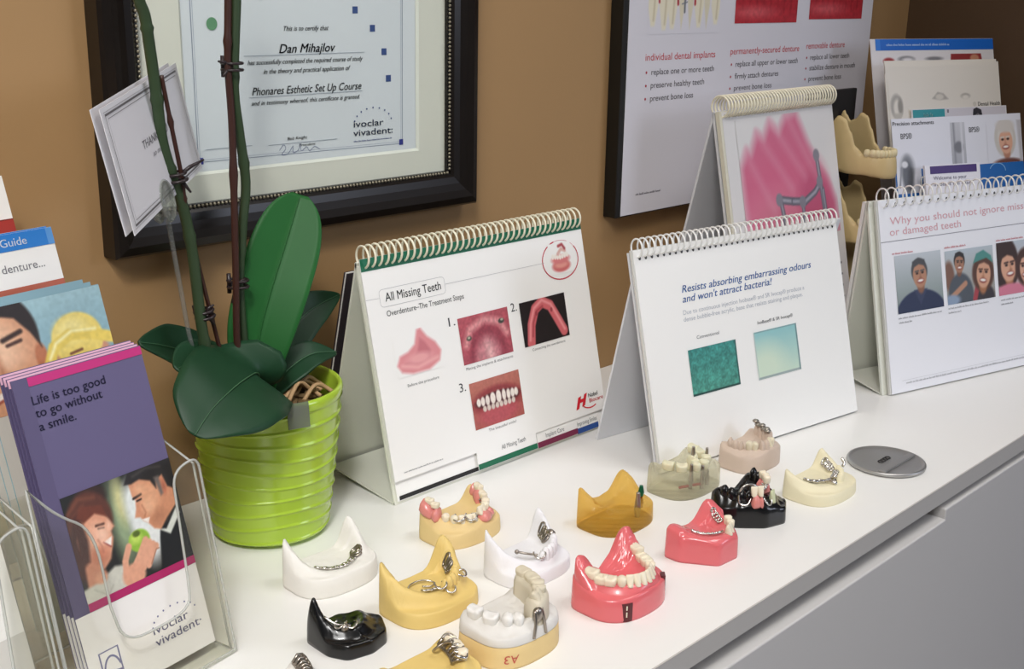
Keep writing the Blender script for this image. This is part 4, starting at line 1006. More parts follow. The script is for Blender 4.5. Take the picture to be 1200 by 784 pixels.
# card on a clear pick
CARDP = mat('pearl_white_card', '#e6e4e8', 0.4)
cx, cy, cz = .391, .680, .301
def RM(a, bb, c): return Matrix.Rotation(a, 3, 'Z') @ Matrix.Rotation(bb, 3, 'X') @ Matrix.Rotation(c, 3, 'Y')
Mc = RM(.747, -.17, -.098) @ Matrix.Rotation(math.pi/2, 3, 'X')
t = empty('greeting_card', 'white thank you card with a grey border on a clear pick in the orchid pot', 'card', (.437, .700, .104))
o0 = Vector((.437, .700, .104))
CW, CH = .160, .0735
def cardsheet(name, dz, off):
    b = MB(); b.box(-CW/2+off, CW/2+off, -CH/2-off*.4, CH/2-off*.4, -.0004, 0)
    o = b.build(name, CARDP, t); o.rotation_euler = Mc.to_euler(); o.location = Vector((cx, cy, cz))-o0 + Mc @ Vector((0, 0, dz)); return o
cardsheet('back_leaf', -.0042, -.0025)
c = cardsheet('front_leaf', 0, 0)
a = Art(); w2, h2 = CW*500, CH*500
fr = lambda i: [(-w2+i*1.25, -h2+i), (w2-i*1.25, -h2+i), (w2-i*1.25, h2-i), (-w2+i*1.25, h2-i)]
a.stroke(fr(4.5), 1.3, '#6a6668', True); a.stroke(fr(7.0), .5, '#8e8b8d', True); a.stroke(fr(2.8), .35, '#a9a6a8', True)
a.text('THANK YOU', 0, 1.5, 54, 5.2, '#6d6a70', .1, 0, 'c'); a.text('so much', 0, -6.0, 26, 3.4, '#8a878d', .35, 0, 'c')
a.done('lettering', c)
PICK = clear_mat('clear_pick_plastic', '#e4e6e2', rough=.05, haze=.12)
b = MB(); pk = [(.4370, .7000, .104), (.4307, .7000, .1276), (.4167, .6960, .1595), (.4053, .6880, .2077), (.3948, .6790, .2514)]
b.tube([Vector(p)-o0 for p in smooth_path(pk, 6)], .0016, 8); b.build('pick_stem', PICK, t, smooth=True)
b = MB(); e1, e2, e3 = Mc @ Vector((1, 0, 0)), Mc @ Vector((0, 1, 0)), Mc @ Vector((0, 0, 1))
c0 = Vector((.3883, .6735, .2650))-o0
for k, sgn in ((0, 1), (1, -1)):
    cc = c0+e3*.0035*sgn
    ring_ = [cc+e1*.012*math.cos(2*math.pi*j/24)+e2*.0125*math.sin(2*math.pi*j/24) for j in range(24)]
    b.tube(ring_, .0012, 6, closed=True)
    b.add(ring_+[r_+e3*.0007 for r_ in ring_], [tuple(range(23, -1, -1)), tuple(range(24, 48))]+[(i, (i+1) % 24, 24+(i+1) % 24, 24+i) for i in range(24)])
b.build('pick_fork', PICK, t, smooth=True)
# ------------------------------------------------------------------ jaw models on their black stand (right, behind the charts)
BONE = mat('ivory_bone_plastic', '#cdb583', 0.45, spec=0.4, var=0.10, vscale=35, bump=.15, bscale=90)
BLKP = mat('black_stand_plastic', '#1b1816', 0.5)
MX, MY = 1.297, 0.655
t = empty('jaw_stand', 'black upright stand behind the bone coloured jaw models', 'stand', (MX, 0.725, 0))
b = MB(); b.box(-.045, .066, -.003, .003, 0.001, .2860); b.build('upright_board', BLKP, t, bevel=.001)
b = MB(); b.box(-.045, .045, -.100, .003, 0, .006); b.build('foot', BLKP, t, bevel=.001)
for z in (.214, .132, .066):
    b = MB(); b.tube([(0, -.002, z-.012), (0, -.080, z-.012)], .0025, 8); b.tube([(-.034, -.030, z-.012), (.034, -.030, z-.012)], .0022, 8); b.build('peg', BLKP, t)
TOOTHI = mat('ivory_jaw_teeth', '#e3d3a8', 0.3)
def jaw(zc, label):
    t = empty('jaw_model', label, 'jaw model', (MX, MY, zc), 0, 'bone coloured jaw models on the stand')
    ns, nc = 120, 14
    # outline of the side of the jaw: bottom and top edge along the arch, |s| from the chin (0) to the back of the branch (1)
    K = [0, .18, .40, .55, .62, .68, .73, .79, .85, .90, .945, .975, 1.0]
    TOP = [.0010, .0010, .0, .0005, .008, .026, .040, .0430, .0345, .0320, .0390, .0445, .034]
    BOT = [-.0270, -.0265, -.0245, -.0230, -.0235, -.0235, -.0225, -.0205, -.0170, -.0120, -.006, .004, .022]
    WID = [.0085, .0075, .0075, .0075, .0062, .0050, .0042, .0036, .0036, .0036, .0040, .0050, .0040]
    def itp(T, s):
        for i in range(len(K)-1):
            if s <= K[i+1]:
                u = (s-K[i])/(K[i+1]-K[i]); u = u*u*(3-2*u); return T[i]*(1-u)+T[i+1]*u
        return T[-1]
    def arch(s):
        a = abs(s)
        # length measured so that the branch is long in y
        if a < .5:
            ph = a/.5*R(78); x = .0215*math.sin(ph); y = .004-.0265*(math.cos(ph)-1)*1.0
            y = .0225*(1-math.cos(ph))
        else:
            u = (a-.5)/.5; x = .0215*math.sin(R(78))+.0095*u**0.8; y = .0225*(1-math.cos(R(78)))+.068*u
        return Vector((math.copysign(x, s) if s else 0, y-.020, 0))
    vs = []; fs = []
    for i in range(ns+1):
        s = -1+2*i/ns; c = arch(s); tg = (arch(min(1, s+.01))-arch(max(-1, s-.01))).normalized(); nr = Vector((tg.y, -tg.x, 0))
        z0, z1, w = itp(BOT, abs(s)), itp(TOP, abs(s)), itp(WID, abs(s))*.5
        fl = .10*(1 if abs(s) < .6 else .2)
        for k in range(nc):
            a = 2*math.pi*k/nc; q = lambda v: math.copysign(abs(v)**.75, v)
            zz = (z0+z1)/2+(z1-z0)/2*q(math.sin(a)); f = (zz-z0)/(z1-z0+1e-6)
            p = c+nr*(w*q(math.cos(a))+ (0.5-f)*fl*.03); vs.append((p.x, p.y, zz))
    for i in range(ns):
        for k in range(nc): fs.append((i*nc+k, i*nc+(k+1) % nc, (i+1)*nc+(k+1) % nc, (i+1)*nc+k))
    fs += [tuple(range(nc)), tuple(range(ns*nc+nc-1, ns*nc-1, -1))]
    b = MB(); b.add(vs, fs); b.build('jaw_bone', BONE, t, smooth=True)
    for k in range(14):
        s = -.52+1.04*k/13; c = arch(s); tg = (arch(s+.01)-arch(s-.01)).normalized(); r_ = .0040 if abs(s) > .25 else .0027
        b = MB(); b.blob((0, 0, 0), (r_, .0032, .0048), 10, 6, .8)
        b.build('tooth', TOOTHI, t, loc=(c.x, c.y, .0020), rot=(0, 0, math.atan2(tg.y, tg.x)), smooth=True)
    return t
jaw(.2190, 'topmost bone coloured lower jaw model on the black stand')
jaw(.1390, 'middle bone coloured lower jaw model, partly hidden under the topmost one')
jaw(.0720, 'lowest bone coloured jaw model, nearly hidden behind the chart at the right')

# ------------------------------------------------------------------ dental models laid out on the counter
CHROME = mat('chrome_cobalt_metal', '#d6d2cc', 0.24, metal=1.0)
CHROMED = mat('dull_dark_metal', '#a79f96', 0.34, metal=1.0)
TOOTH = mat('ivory_acrylic_tooth', '#efe3cb', 0.25, spec=0.5, sss=.1)
TOOTHW = mat('white_plaster_tooth', '#eceae6', 0.55)
PLW = mat('white_plaster', '#edeae3', 0.7, bump=.25, bscale=180, var=.03, vscale=60)
PLB = mat('blue_white_plaster', '#eae9ec', 0.6, bump=.25, bscale=180, var=.03, vscale=60)
PLG = mat('grey_white_plaster', '#dedbd6', 0.65, bump=.25, bscale=180, var=.04, vscale=60)
STY = mat('yellow_dental_stone', '#e3c67a', 0.55, bump=.25, bscale=180, var=.05, vscale=60)
STT = mat('tan_dental_stone', '#e2c68c', 0.55, bump=.2, bscale=180, var=.04, vscale=60)
STC = mat('cream_dental_stone', '#ece3c2', 0.55, bump=.2, bscale=180, var=.04, vscale=60)
STB = mat('beige_dental_stone', '#d6cdb8', 0.6, bump=.25, bscale=180, var=.05, vscale=60)
STP = mat('pinkish_grey_stone', '#cdb9a9', 0.55, bump=.2, bscale=180, var=.04, vscale=60)
PINK = mat('pink_acrylic', '#e06d72', 0.22, spec=0.5, sss=.08, coat=.3, var=.02, vscale=40)
PINKL = mat('pale_pink_gum_acrylic', '#dd8b84', 0.25, spec=0.5, sss=.08, coat=.3, var=.05, vscale=80)
BLKG = mat('black_gloss_acrylic', '#0b0b0d', 0.26, spec=0.5, coat=.25)
AMBER = resin_mat('amber_clear_resin', '#fbe6ae', '#f0c762', .16, .05)
CLEARR = resin_mat('cloudy_clear_resin', '#f4f2e4', '#e3dfca', .20, .12)
IVORY = mat('pale_ivory_crown', '#e4dfc0', 0.3, sss=.1)
def outl(kind, W, Df, Db, n=96, ex=2.6):
    """plan of a base: front towards -y"""
    if kind == 'round':
        out = []
        for k in range(n):
            a = 2*math.pi*k/n; c, s = math.cos(a), math.sin(a)
            e = ex if s < 0 else 5.5
            x = W/2*math.copysign(abs(c)**(2/e), c); y = (Df if s < 0 else Db)*math.copysign(abs(s)**(2/e), s)
            out.append((x, y))
        return out
    pts = [Vector(p) for p in kind]
    m = len(pts); seg = []
    for i in range(m):
        p0, p1, p2 = pts[i-1], pts[i], pts[(i+1) % m]; r = .003
        a = p1+(p0-p1).normalized()*r; c = p1+(p2-p1).normalized()*r
        for k in range(4): t_ = k/3; seg.append(a*(1-t_)**2+p1*2*t_*(1-t_)+c*t_*t_)
    L = [(seg[(i+1) % len(seg)]-seg[i]).length for i in range(len(seg))]; T = sum(L); out = []
    for k in range(n):
        d = T*k/n; i = 0
        while d > L[i]: d -= L[i]; i = (i+1) % len(seg)
        out.append(tuple(seg[i].lerp(seg[(i+1) % len(seg)], d/L[i])))
    return out
class Cast:
    def __init__(s, ax=.024, yf=-.020, ye=.017, floor=.016, land=.015, front=.024, peak=.034, wid=.0055, pk=.55, lo=0.0, inner=1.0, noise_=.0003, seed=0, psym=(1, 1), slope=0.0, wpk=1.0, pw=1.6):
        s.__dict__.update(locals())
        s.S = [-1+2*k/80 for k in range(81)]
        s.P = np.array([s.arch(q)[:2] for q in s.S])
    def arch(s, q):
        ph = q*math.pi/2
        return Vector((s.ax*math.sin(ph), s.ye-(s.ye-s.yf)*math.cos(ph), 0))
    def tan(s, q): return (s.arch(q+.01)-s.arch(q-.01)).normalized()
    def ridge(s, q):
        a = abs(q); u = min(1, max(0, (a-s.pk)/(1-s.pk))); u = u**s.pw
        p = s.peak*(s.psym[0] if q < 0 else s.psym[1])
        return s.front+(p-s.front)*u - s.lo*math.exp(-((a-.45)/.18)**2)
    def h(s, x, y):
        d2 = (s.P[:, 0]-x)**2+(s.P[:, 1]-y)**2; i = int(d2.argmin()); d = math.sqrt(d2[i]); q = s.S[i]
        inside = (abs(x) < abs(s.P[i, 0]) or y > s.P[i, 1]) if abs(q) < .98 else (abs(x) < s.ax)
        sd = -d if inside else d
        w = s.wid*(s.wpk if abs(q) > .8 else 1.0)
        prof = math.exp(-(d/w)**2.6) if not inside else math.exp(-(d/(w*s.inner))**2.2)
        u = min(1, max(0, sd/(2*w)+.5)); u = u*u*(3-2*u)
        base = s.floor*(1-u)+s.land*u + s.slope*y
        r_ = s.ridge(q)
        z = base+max(0, r_-base)*prof
        if s.noise_: z += s.noise_*noise.noise(Vector((x*220, y*220, s.seed*7.3)))
        return z
    def top(s, q, off=0.0):
        p = s.arch(q); tg = s.tan(q); nr = Vector((tg.y, -tg.x, 0))     # outward
        p = p+nr*off; return Vector((p.x, p.y, s.h(p.x, p.y)))
    def base(s, t, outline, m, name='base', rings=30, zmin=0.0, flare=1.0, label=None, smooth=True):
        n = len(outline); cy = sum(p[1] for p in outline)/n
        vs = []; fs = []
        rad = [((k+1)/rings)**.85 for k in range(rings)]
        vs.append((0, cy, s.h(0, cy)))
        for r_ in rad:
            for x, y in outline:
                px, py = x*r_, cy+(y-cy)*r_
                z = s.h(px, py)
                if r_ == rad[-1]: z -= .0010
                vs.append((px, py, z))
        last = 1+(rings-1)*n
        for f, zz in ((1.012*flare, .6), (1.02*flare, .12), (1.015*flare, .0)):
            for k, (x, y) in enumerate(outline):
                zt = vs[last+k][2]; vs.append((x*f, cy+(y-cy)*f, zmin+(zt-zmin)*zz if zz else zmin))
        for k in range(n): fs.append((0, 1+k, 1+(k+1) % n))
        for i in range(rings+2):
            for k in range(n): a = 1+i*n; fs.append((a+k, a+n+k, a+n+(k+1) % n, a+(k+1) % n))
        e = 1+(rings+2)*n
        fs.append(tuple(e+k for k in range(n-1, -1, -1)))
        b = MB(); b.add(vs, fs); o = b.build(name, m, t, smooth=smooth, label=label)
        return o
TM = {}
def tooth_mesh(kind, m):
    key = (kind, m.name)
    if key in TM: return TM[key]
    b = MB(); n, mm = 14, 9; vs = []
    for i in range(mm+1):
        v = i/mm
        for k in range(n):
            a = 2*math.pi*k/n; q = lambda t_: math.copysign(abs(t_)**.62, t_)
            if kind == 'molar':
                r_ = (.86+.16*math.sin(v*2.6)) if v < .85 else (.86+.16*math.sin(2.2))*(1-(v-.85)*3.2)
                z = v + (.10*math.cos(2*a)*(v > .7) - (.16 if v > .97 else 0))
                x, y = .5*r_*q(math.cos(a)), .5*r_*q(math.sin(a))
            elif kind == 'premolar':
                r_ = (.82+.18*math.sin(v*2.5)) if v < .8 else (.82+.18*math.sin(2.0))*(1-(v-.8)*3.0)
                z = v+.12*abs(math.sin(a))*(v > .7)*(1 if v < .95 else .3); x, y = .5*r_*math.cos(a), .5*r_*math.sin(a)
            else:
                wx = .72+.28*min(1, v*1.3); wy = 1.0-.72*v**1.2
                if v > .93: wx *= .9; wy *= .7
                z = v; x, y = .5*wx*q(math.cos(a)), .5*wy*math.sin(a)+.10*v
            vs.append((x, y, z))
    fs = [(i*n+k, i*n+(k+1) % n, (i+1)*n+(k+1) % n, (i+1)*n+k) for i in range(mm) for k in range(n)]
    fs += [tuple(range(n-1, -1, -1)), tuple(range(mm*n, mm*n+n))]
    b.add(vs, fs); me = b.mesh('tooth_'+kind); me.materials.append(m)
    for p in me.polygons: p.use_smooth = True
    TM[key] = me; return me
def tooth(t, C, q, kind, w, d, h, m=TOOTH, off=0.0, sink=.0012, lean=0.0, name='tooth'):
    p = C.top(q, off); tg = C.tan(q)
    o = bpy.data.objects.new(name, tooth_mesh(kind, m)); COL.objects.link(o); o.parent = t
    o.location = (p.x, p.y, p.z-sink); o.scale = (w, d, h)
    o.rotation_euler = (lean, 0, math.atan2(tg.y, tg.x)+math.pi*0)
    return o
def kind_of(j): return 'incisor' if abs(j) < 3.2 else ('premolar' if abs(j) < 5 else 'molar')
def bar(t, pts, r_, m=CHROME, name='metal_bar', n=8, closed=False):
    b = MB(); b.tube(smooth_path(pts, 4, closed), r_, n, closed=closed); return b.build(name, m, t, smooth=True)
def lattice(t, C, q0, q1, off=-.002, wd=.0042, n=6, r_=.00075, lift=.0012, m=CHROME, name='metal_framework'):
    """open retention mesh lying along the ridge"""
    b = MB(); Pn = lambda q, o_: C.top(q, o_)+Vector((0, 0, lift))
    for o_ in (off-wd/2, off+wd/2): b.tube([Pn(q0+(q1-q0)*k/(n*4), o_) for k in range(n*4+1)], r_, 6)
    for k in range(n+1):
        q = q0+(q1-q0)*k/n; b.tube([Pn(q, off-wd/2), Pn(q, off)+Vector((0, 0, .0003)), Pn(q, off+wd/2)], r_*1.1, 6)
        if k < n:
            qc = q+(q1-q0)/n/2; b.blob(tuple(Pn(qc, off-wd/2)), (.0011,)*3, 6, 4); b.blob(tuple(Pn(qc, off+wd/2)), (.0011,)*3, 6, 4)
    return b.build(name, m, t, smooth=True)
def chain(t, C, q0, q1, off=0.0, n=8, rx=.0026, ry=.0022, r_=.0008, lift=.0012, m=CHROME, name='metal_framework', rail=True):
    """open links cast in a row, hugging the surface"""
    b = MB()
    for k in range(n):
        q = q0+(q1-q0)*k/max(1, n-1); dq = .01; L = max(1e-4, (C.arch(q+dq)-C.arch(q-dq)).length/(2*dq))
        b.tube([C.top(q+rx/L*math.cos(2*math.pi*j/12), off+ry*math.sin(2*math.pi*j/12))+Vector((0, 0, lift+.0004*(k % 2))) for j in range(12)], r_, 6, closed=True)
    if rail: b.tube([C.top(q0+(q1-q0)*k/20, off-ry*.3)+Vector((0, 0, lift*.7)) for k in range(21)], r_*.9, 6)
    return b.build(name, m, t, smooth=True)
def clasp(t, C, q, off=0.0, r_=.0045, lift=.004, a0=-40, a1=230, wire=.0007, m=CHROME, name='clasp'):
    p = C.top(q, off)+Vector((0, 0, lift)); tg = C.tan(q); nr = Vector((tg.y, -tg.x, 0))
    return bar(t, [p+tg*r_*math.cos(R(a0+(a1-a0)*k/8))+nr*r_*math.sin(R(a0+(a1-a0)*k/8))+Vector((0, 0, .001*math.sin(k))) for k in range(9)], wire, m, name)
def crest(t, C, q0, q1, m, wd=.0062, hh=.004, n=40, off=0.0, name='tooth_row', lobes=6, amp=.0012, kind=None):
    """a row of carved stone teeth in one piece with the cast"""
    b = MB(); vs = []; J = 10
    for i in range(n+1):
        f = i/n; q = q0+(q1-q0)*f; p = C.top(q, off); tg = C.tan(q); nr = Vector((tg.y, -tg.x, 0))
        e = min(1, 6*f, 6*(1-f))**.5 if 0 < f < 1 else 0.05
        lb = abs(math.sin(math.pi*f*lobes))**.5
        for j in range(J):
            a = 2*math.pi*j/J; s_ = math.sin(a); c_ = math.cos(a)
            vs.append(p+nr*wd/2*c_*(.66+.34*lb)*e + Vector((0, 0, -.001+(hh*(.50+.50*lb)*e)*max(s_, -.3) + (amp*abs(c_) if s_ > .3 else 0))))
    fs = [(i*J+j, i*J+(j+1) % J, (i+1)*J+(j+1) % J, (i+1)*J+j) for i in range(n) for j in range(J)]
    fs += [tuple(range(J-1, -1, -1)), tuple(range(n*J, n*J+J))]
    b.add(vs, fs); return b.build(name, m, t, smooth=True)
GRP = None
RND = 'round'

# a: white plaster cast with a metal bar, beside the pot
t = empty('dental_cast', 'toothless white plaster jaw cast with a chain-like metal bar, next to the green pot', 'dental model', (.463, .608, 0))
C = Cast(ax=.0285, yf=-.0195, ye=.0168, floor=.0125, land=.0140, front=.0150, peak=.0345, wid=.0042, pk=.30, seed=1, inner=1.5, pw=2.0, wpk=1.2)
C.base(t, outl(RND, .0640, .0235, .0185), PLW)
chain(t, C, -.50, .36, off=-.0062, n=9, rx=.0028, ry=.0022, r_=.0008, lift=.0012)
chain(t, C, .44, .56, off=-.0045, n=3, rx=.0026, ry=.0034, r_=.0011, lift=.0014, m=CHROMED, name='end_plate')
# b: small black model
t = empty('dental_model', 'small black pointed jaw model with a silver wire clasp, lowest of the left models', 'dental model', (.4175, .5330, 0))
C = Cast(ax=.0155, yf=-.008, ye=.014, floor=.0105, land=.0095, front=.0150, peak=.0320, wid=.0046, pk=.30, seed=2, psym=(1.0, .36), pw=2.4, noise_=.0005)
C.base(t, outl([(-.0185, .0195), (-.0195, -.004), (-.0135, -.0165), (.003, -.0205), (.0175, -.0165), (.0265, -.0010), (.0240, .0050), (.0060, .0190)], 0, 0, 0), BLKG)
for q in (-.42, -.12): clasp(t, C, q, -.001, .0034, .0022, wire=.0006)
bar(t, [C.top(-.75)+Vector((0, 0, .001)), C.top(-.5)+Vector((0, 0, .002)), C.top(-.3, -.002)+Vector((0, 0, .002)), C.top(-.1, -.003)+Vector((0, 0, .001))], .0007)
b = MB(); b.blob(tuple(C.top(-.30, .001)+Vector((0, 0, .001))), (.0030, .0022, .003), 8, 6); b.build('metal_cap', CHROMED, t, smooth=True)
# c: yellow stone
t = empty('dental_cast', 'yellow stone jaw cast with wire loops and a small metal lattice', 'dental model', (.486, .531, 0))
C = Cast(ax=.0285, yf=-.0125, ye=.0195, floor=.0135, land=.0105, front=.0170, peak=.0385, wid=.0048, pk=.18, seed=3, psym=(.93, .97), inner=1.3, pw=1.8, wpk=1.5)
C.base(t, outl(RND, .0640, .0245, .0215), STY)
crest(t, C, -.04, .52, STY, .0072, .0085, lobes=5, off=-.001)
chain(t, C, -.30, -.06, off=-.0035, n=5, rx=.0024, ry=.0018, r_=.0007, lift=.0014)
chain(t, C, .56, .74, off=-.0048, n=4, rx=.0022, ry=.0024, r_=.0008, m=CHROMED, lift=.0016)
p0 = C.top(-.12, -.009)+Vector((0, 0, .0010))
bar(t, [p0+Vector(q) for q in ((-.010, .004, 0), (-.012, .008, .001), (-.008, .012, .001), (-.001, .013, .001), (.005, .010, .001), (.008, .005, .0), (.003, .003, 0), (-.002, .006, .0005))], .0006, name='wire_loop')
clasp(t, C, -.05, -.001, .0040, .004); clasp(t, C, .06, .003, .0034, .002)
clasp(t, C, .42, .003, .0036, .003)
# e: tan with pink partial
t = empty('dental_cast', 'tan stone cast wearing a pink and ivory partial denture, below the green banded chart', 'dental model', (.578, .597, 0))
C = Cast(ax=.0250, yf=-.0155, ye=.0165, floor=.0140, land=.0115, front=.0175, peak=.0270, wid=.0058, pk=.45, seed=4, inner=1.2)
C.base(t, outl(RND, .0610, .0220, .0195), STT)
def pad(q0, q1, m, wd=.0100, hh=.0055, name='pink_saddle', off=0.0, n=24, lab=None): return crest(t, C, q0, q1, m, wd, hh, n, off, name, 1.5, 0)
pad(-1.0, -.66, PINKL, .0150, .0085); pad(.02, .42, PINKL, .0120, .0055, off=.002); pad(.60, .96, PINKL, .0115, .0075)
for q, k, w in ((-.58, 'premolar', .0062), (-.44, 'premolar', .0060), (-.30, 'incisor', .0058), (-.17, 'incisor', .0054), (-.05, 'incisor', .0052)): tooth(t, C, q, k, w, .0058, .0058, TOOTH, .0005)
for q, k, w in ((.08, 'incisor', .0052), (.19, 'incisor', .0056), (.32, 'premolar', .006), (.46, 'premolar', .0062), (.66, 'molar', .0080), (.82, 'molar', .0082)): tooth(t, C, q, k, w, .0062, .0060, TOOTH, .0005, sink=-.0022)
for q in (-.86, -.76): tooth(t, C, q, 'molar', .0066, .0060, .0045, TOOTH, 0, sink=-.0055)
for q in (-.36, -.14): clasp(t, C, q, .0008, .0044, .0030, a0=-60, a1=240, wire=.0008)
clasp(t, C, .52, -.001, .0040, .004, m=CHROMED)
# f: white plaster with metal arms
t = empty('dental_cast', 'white plaster cast with front teeth and two metal arms, left of the large pink model', 'dental model', (.571, .521, 0))
C = Cast(ax=.0275, yf=-.0140, ye=.0175, floor=.0110, land=.0090, front=.0145, peak=.0350, wid=.0044, pk=.20, seed=5, inner=1.4, pw=2.0)
C.base(t, outl(RND, .0620, .0225, .0195), PLB)
crest(t, C, -.12, .60, PLB, .0068, .0088, lobes=7)
chain(t, C, .60, .78, off=-.0046, n=4, rx=.0024, ry=.0024, r_=.0008, m=CHROMED, lift=.0016)
b = MB(); b.blob(tuple(C.top(.58, -.001)+Vector((0, 0, .003))), (.003, .004, .003), 8, 6); b.build('metal_rest', CHROMED, t, smooth=True)
bar(t, [C.top(-.48, -.006)+Vector((0, 0, .006)), C.top(-.34, -.004)+Vector((0, 0, .005)), C.top(-.2, -.003)+Vector((0, 0, .004)), C.top(-.12, -.001)+Vector((0, 0, .003))], .0009, CHROMED)
b = MB(); b.blob(tuple(C.top(-.48, -.006)+Vector((0, 0, .006))), (.0017,)*3, 8, 6); b.build('bar_tip', CHROMED, t, smooth=True)
clasp(t, C, -.10, 0, .0042, .0035)
# g: two tone model with writing
t = empty('dental_model', 'two layer model of grey white teeth on a tan base with a red mark', 'dental model', (.489, .4600, 0))
OL = outl(RND, .0620, .0240, .0210)
C0 = Cast(front=.0150, peak=.0150, floor=.0150, land=.0150, noise_=0)
C0.base(t, OL, STT, 'stone_base', label='tan stone lower layer')
C = Cast(ax=.0225, yf=-.0165, ye=.0150, floor=.0215, land=.0205, front=.0250, peak=.0270, wid=.0065, pk=.7, seed=6, noise_=.0008)
C.base(t, [(x*.985, y*.985) for x, y in OL], PLG, 'plaster_layer', zmin=.0150, label='grey white upper layer with teeth')
for q, k, w in ((-.90, 'molar', .0095), (-.66, 'molar', .0098), (-.42, 'premolar', .0075), (-.25, 'premolar', .0070)): tooth(t, C, q, k, w, .0092, .0075, TOOTHW, 0, .002)
# tall removable segment on the right
C2 = Cast(ax=.0225, yf=-.0165, ye=.0150, floor=.0210, land=.0250, front=.0340, peak=.0345, wid=.0085, pk=.7, seed=7, noise_=.0006)
b = MB(); vs = []; nq = 22; J = 12
for i in range(nq+1):
    q = .0+.98*i/nq; p = C.arch(q); tg = C.tan(q); nr = Vector((tg.y, -tg.x, 0)); e = 1 if 0 < i < nq else .94
    for j in range(J):
        a = 2*math.pi*j/J; cc = lambda v: math.copysign(abs(v)**.45, v)
        z = .0205 if math.sin(a) < -.2 else .0225+.0150*max(0, cc(math.sin(a)))*(1 if i else .9)
        pp = p+nr*(.0068*cc(math.cos(a))*e); vs.append((pp.x, pp.y, z))
b.add(vs, [(i*J+j, i*J+(j+1) % J, (i+1)*J+(j+1) % J, (i+1)*J+j) for i in range(nq) for j in range(J)]+[tuple(range(J-1, -1, -1)), tuple(range(nq*J, nq*J+J))])
b.build('removable_segment', STB, t, smooth=True, label='taller beige segment')
class Flat(Cast):
    def h(s, x, y): return .0368
F2 = Flat(ax=.0225, yf=-.0165, ye=.0150)
for q, k, w in ((.12, 'incisor', .006), (.24, 'incisor', .0062), (.37, 'premolar', .0070), (.53, 'premolar', .0075), (.72, 'molar', .0098), (.92, 'molar', .0095)): tooth(t, F2, q, k, w, .0090, .0060, mat('beige_stone_tooth', '#d9cfb8', .55), 0, .0014)
for dx, q in ((0, -.06), (0, .06)):
    p = C.top(q, .0045); tg = C.tan(q); nr = Vector((tg.y, -tg.x, 0))
    bar(t, [C.arch(q)+Vector((0, 0, .0335))+nr*.006, C.arch(q)+nr*.0078+tg*.0006*(1 if q > 0 else -1)+Vector((0, 0, .026)), C.arch(q)+nr*.0084+tg*.0022*(1 if q > 0 else -1)+Vector((0, 0, .0165))], .0010, CHROMED, 'metal_leg')
b = MB(); p = C.arch(0)+Vector((0, 0, .0300)); b.blob((p.x, p.y-.0055, p.z), (.0034, .0026, .0048), 10, 7, .7); b.build('metal_coping', CHROMED, t, smooth=True)
a = Art(); a.text('A3', 0, 0, 8.4, 5.6, '#c4574a', .1, 0.0, 'c', R(180))
# the mark follows the curved front of the stone
def on_wall(v, x0=-.0125, z0=.0098):
    x = x0+v[0]; f = 1.0165
    y = -.0240*f*max(0, 1-abs(x/(.0310*f))**2.6)**(1/2.6)
    return (x, y-.0003, z0+v[1])
a.v = [on_wall(v) for v in a.v]
a.done('red_mark', t)
# h: large pink denture
t = empty('denture_model', 'large bright pink full denture with ivory teeth on its pink base', 'dental model', (.583, .447, 0))
OL = outl(RND, .0650, .0245, .0215, ex=2.4)
C0 = Cast(front=.0180, peak=.0230, floor=.0150, land=.0150, ax=.026, yf=-.021, ye=.019, wid=.009, noise_=0)
C0.base(t, OL, PINK, 'model_base')
C = Cast(ax=.0240, yf=-.0185, ye=.0170, floor=.0160, land=.0145, front=.0225, peak=.0385, wid=.0072, pk=.72, seed=8, noise_=.0001, psym=(.92, 1.05), inner=.95, wpk=1.9, pw=1.3)
C.base(t, [(x*.955, y*.955+.0003) for x, y in OL], PINK, 'denture_gum', zmin=.0120)
for j in range(-7, 8):
    if j == 0: continue
    q = (abs(j)-.5)*.118*(1 if j > 0 else -1); k = kind_of(j)
    w = {'incisor': .0056, 'premolar': .0068, 'molar': .0096}[k]; d_ = {'incisor': .0060, 'premolar': .0072, 'molar': .0084}[k]
    if k == 'molar': q = (1 if j > 0 else -1)*(.575+(abs(j)-5)*.118)
    tooth(t, C, q, k, w, d_, .0080 if k == 'incisor' else .0066, TOOTH, .0018 if k == 'incisor' else .0008, .0014, lean=-.12 if k == 'incisor' else 0)
SLOT = mat('dark_red_slot', '#5a2226', .35)
b = MB(); b.prism([(-.0044, -.0008), (-.0022, -.0016), (0, -.0019), (.0022, -.0016), (.0044, -.0008), (.0044, .002), (-.0044, .002)], .0005, .0135); b.build('front_slot', SLOT, t, loc=(-.0200, -.0199, 0), rot=(0, 0, R(-33)), label='dark red window in the front of the base')
b = MB(); b.box(-.0004, .0004, -.0004, .0004, 0, .0035); b.box(-.0004, .0004, -.0004, .0004, .005, .008); b.build('slot_mark', TOOTH, t, loc=(-.0209, -.0214, .004), rot=(0, 0, R(-33)))
b = MB(); b.box(-.003, .003, -.0015, .0015, .002, .0185); b.build('side_slot', SLOT, t, loc=(.0220, -.0178, 0), rot=(0, 0, R(44)))
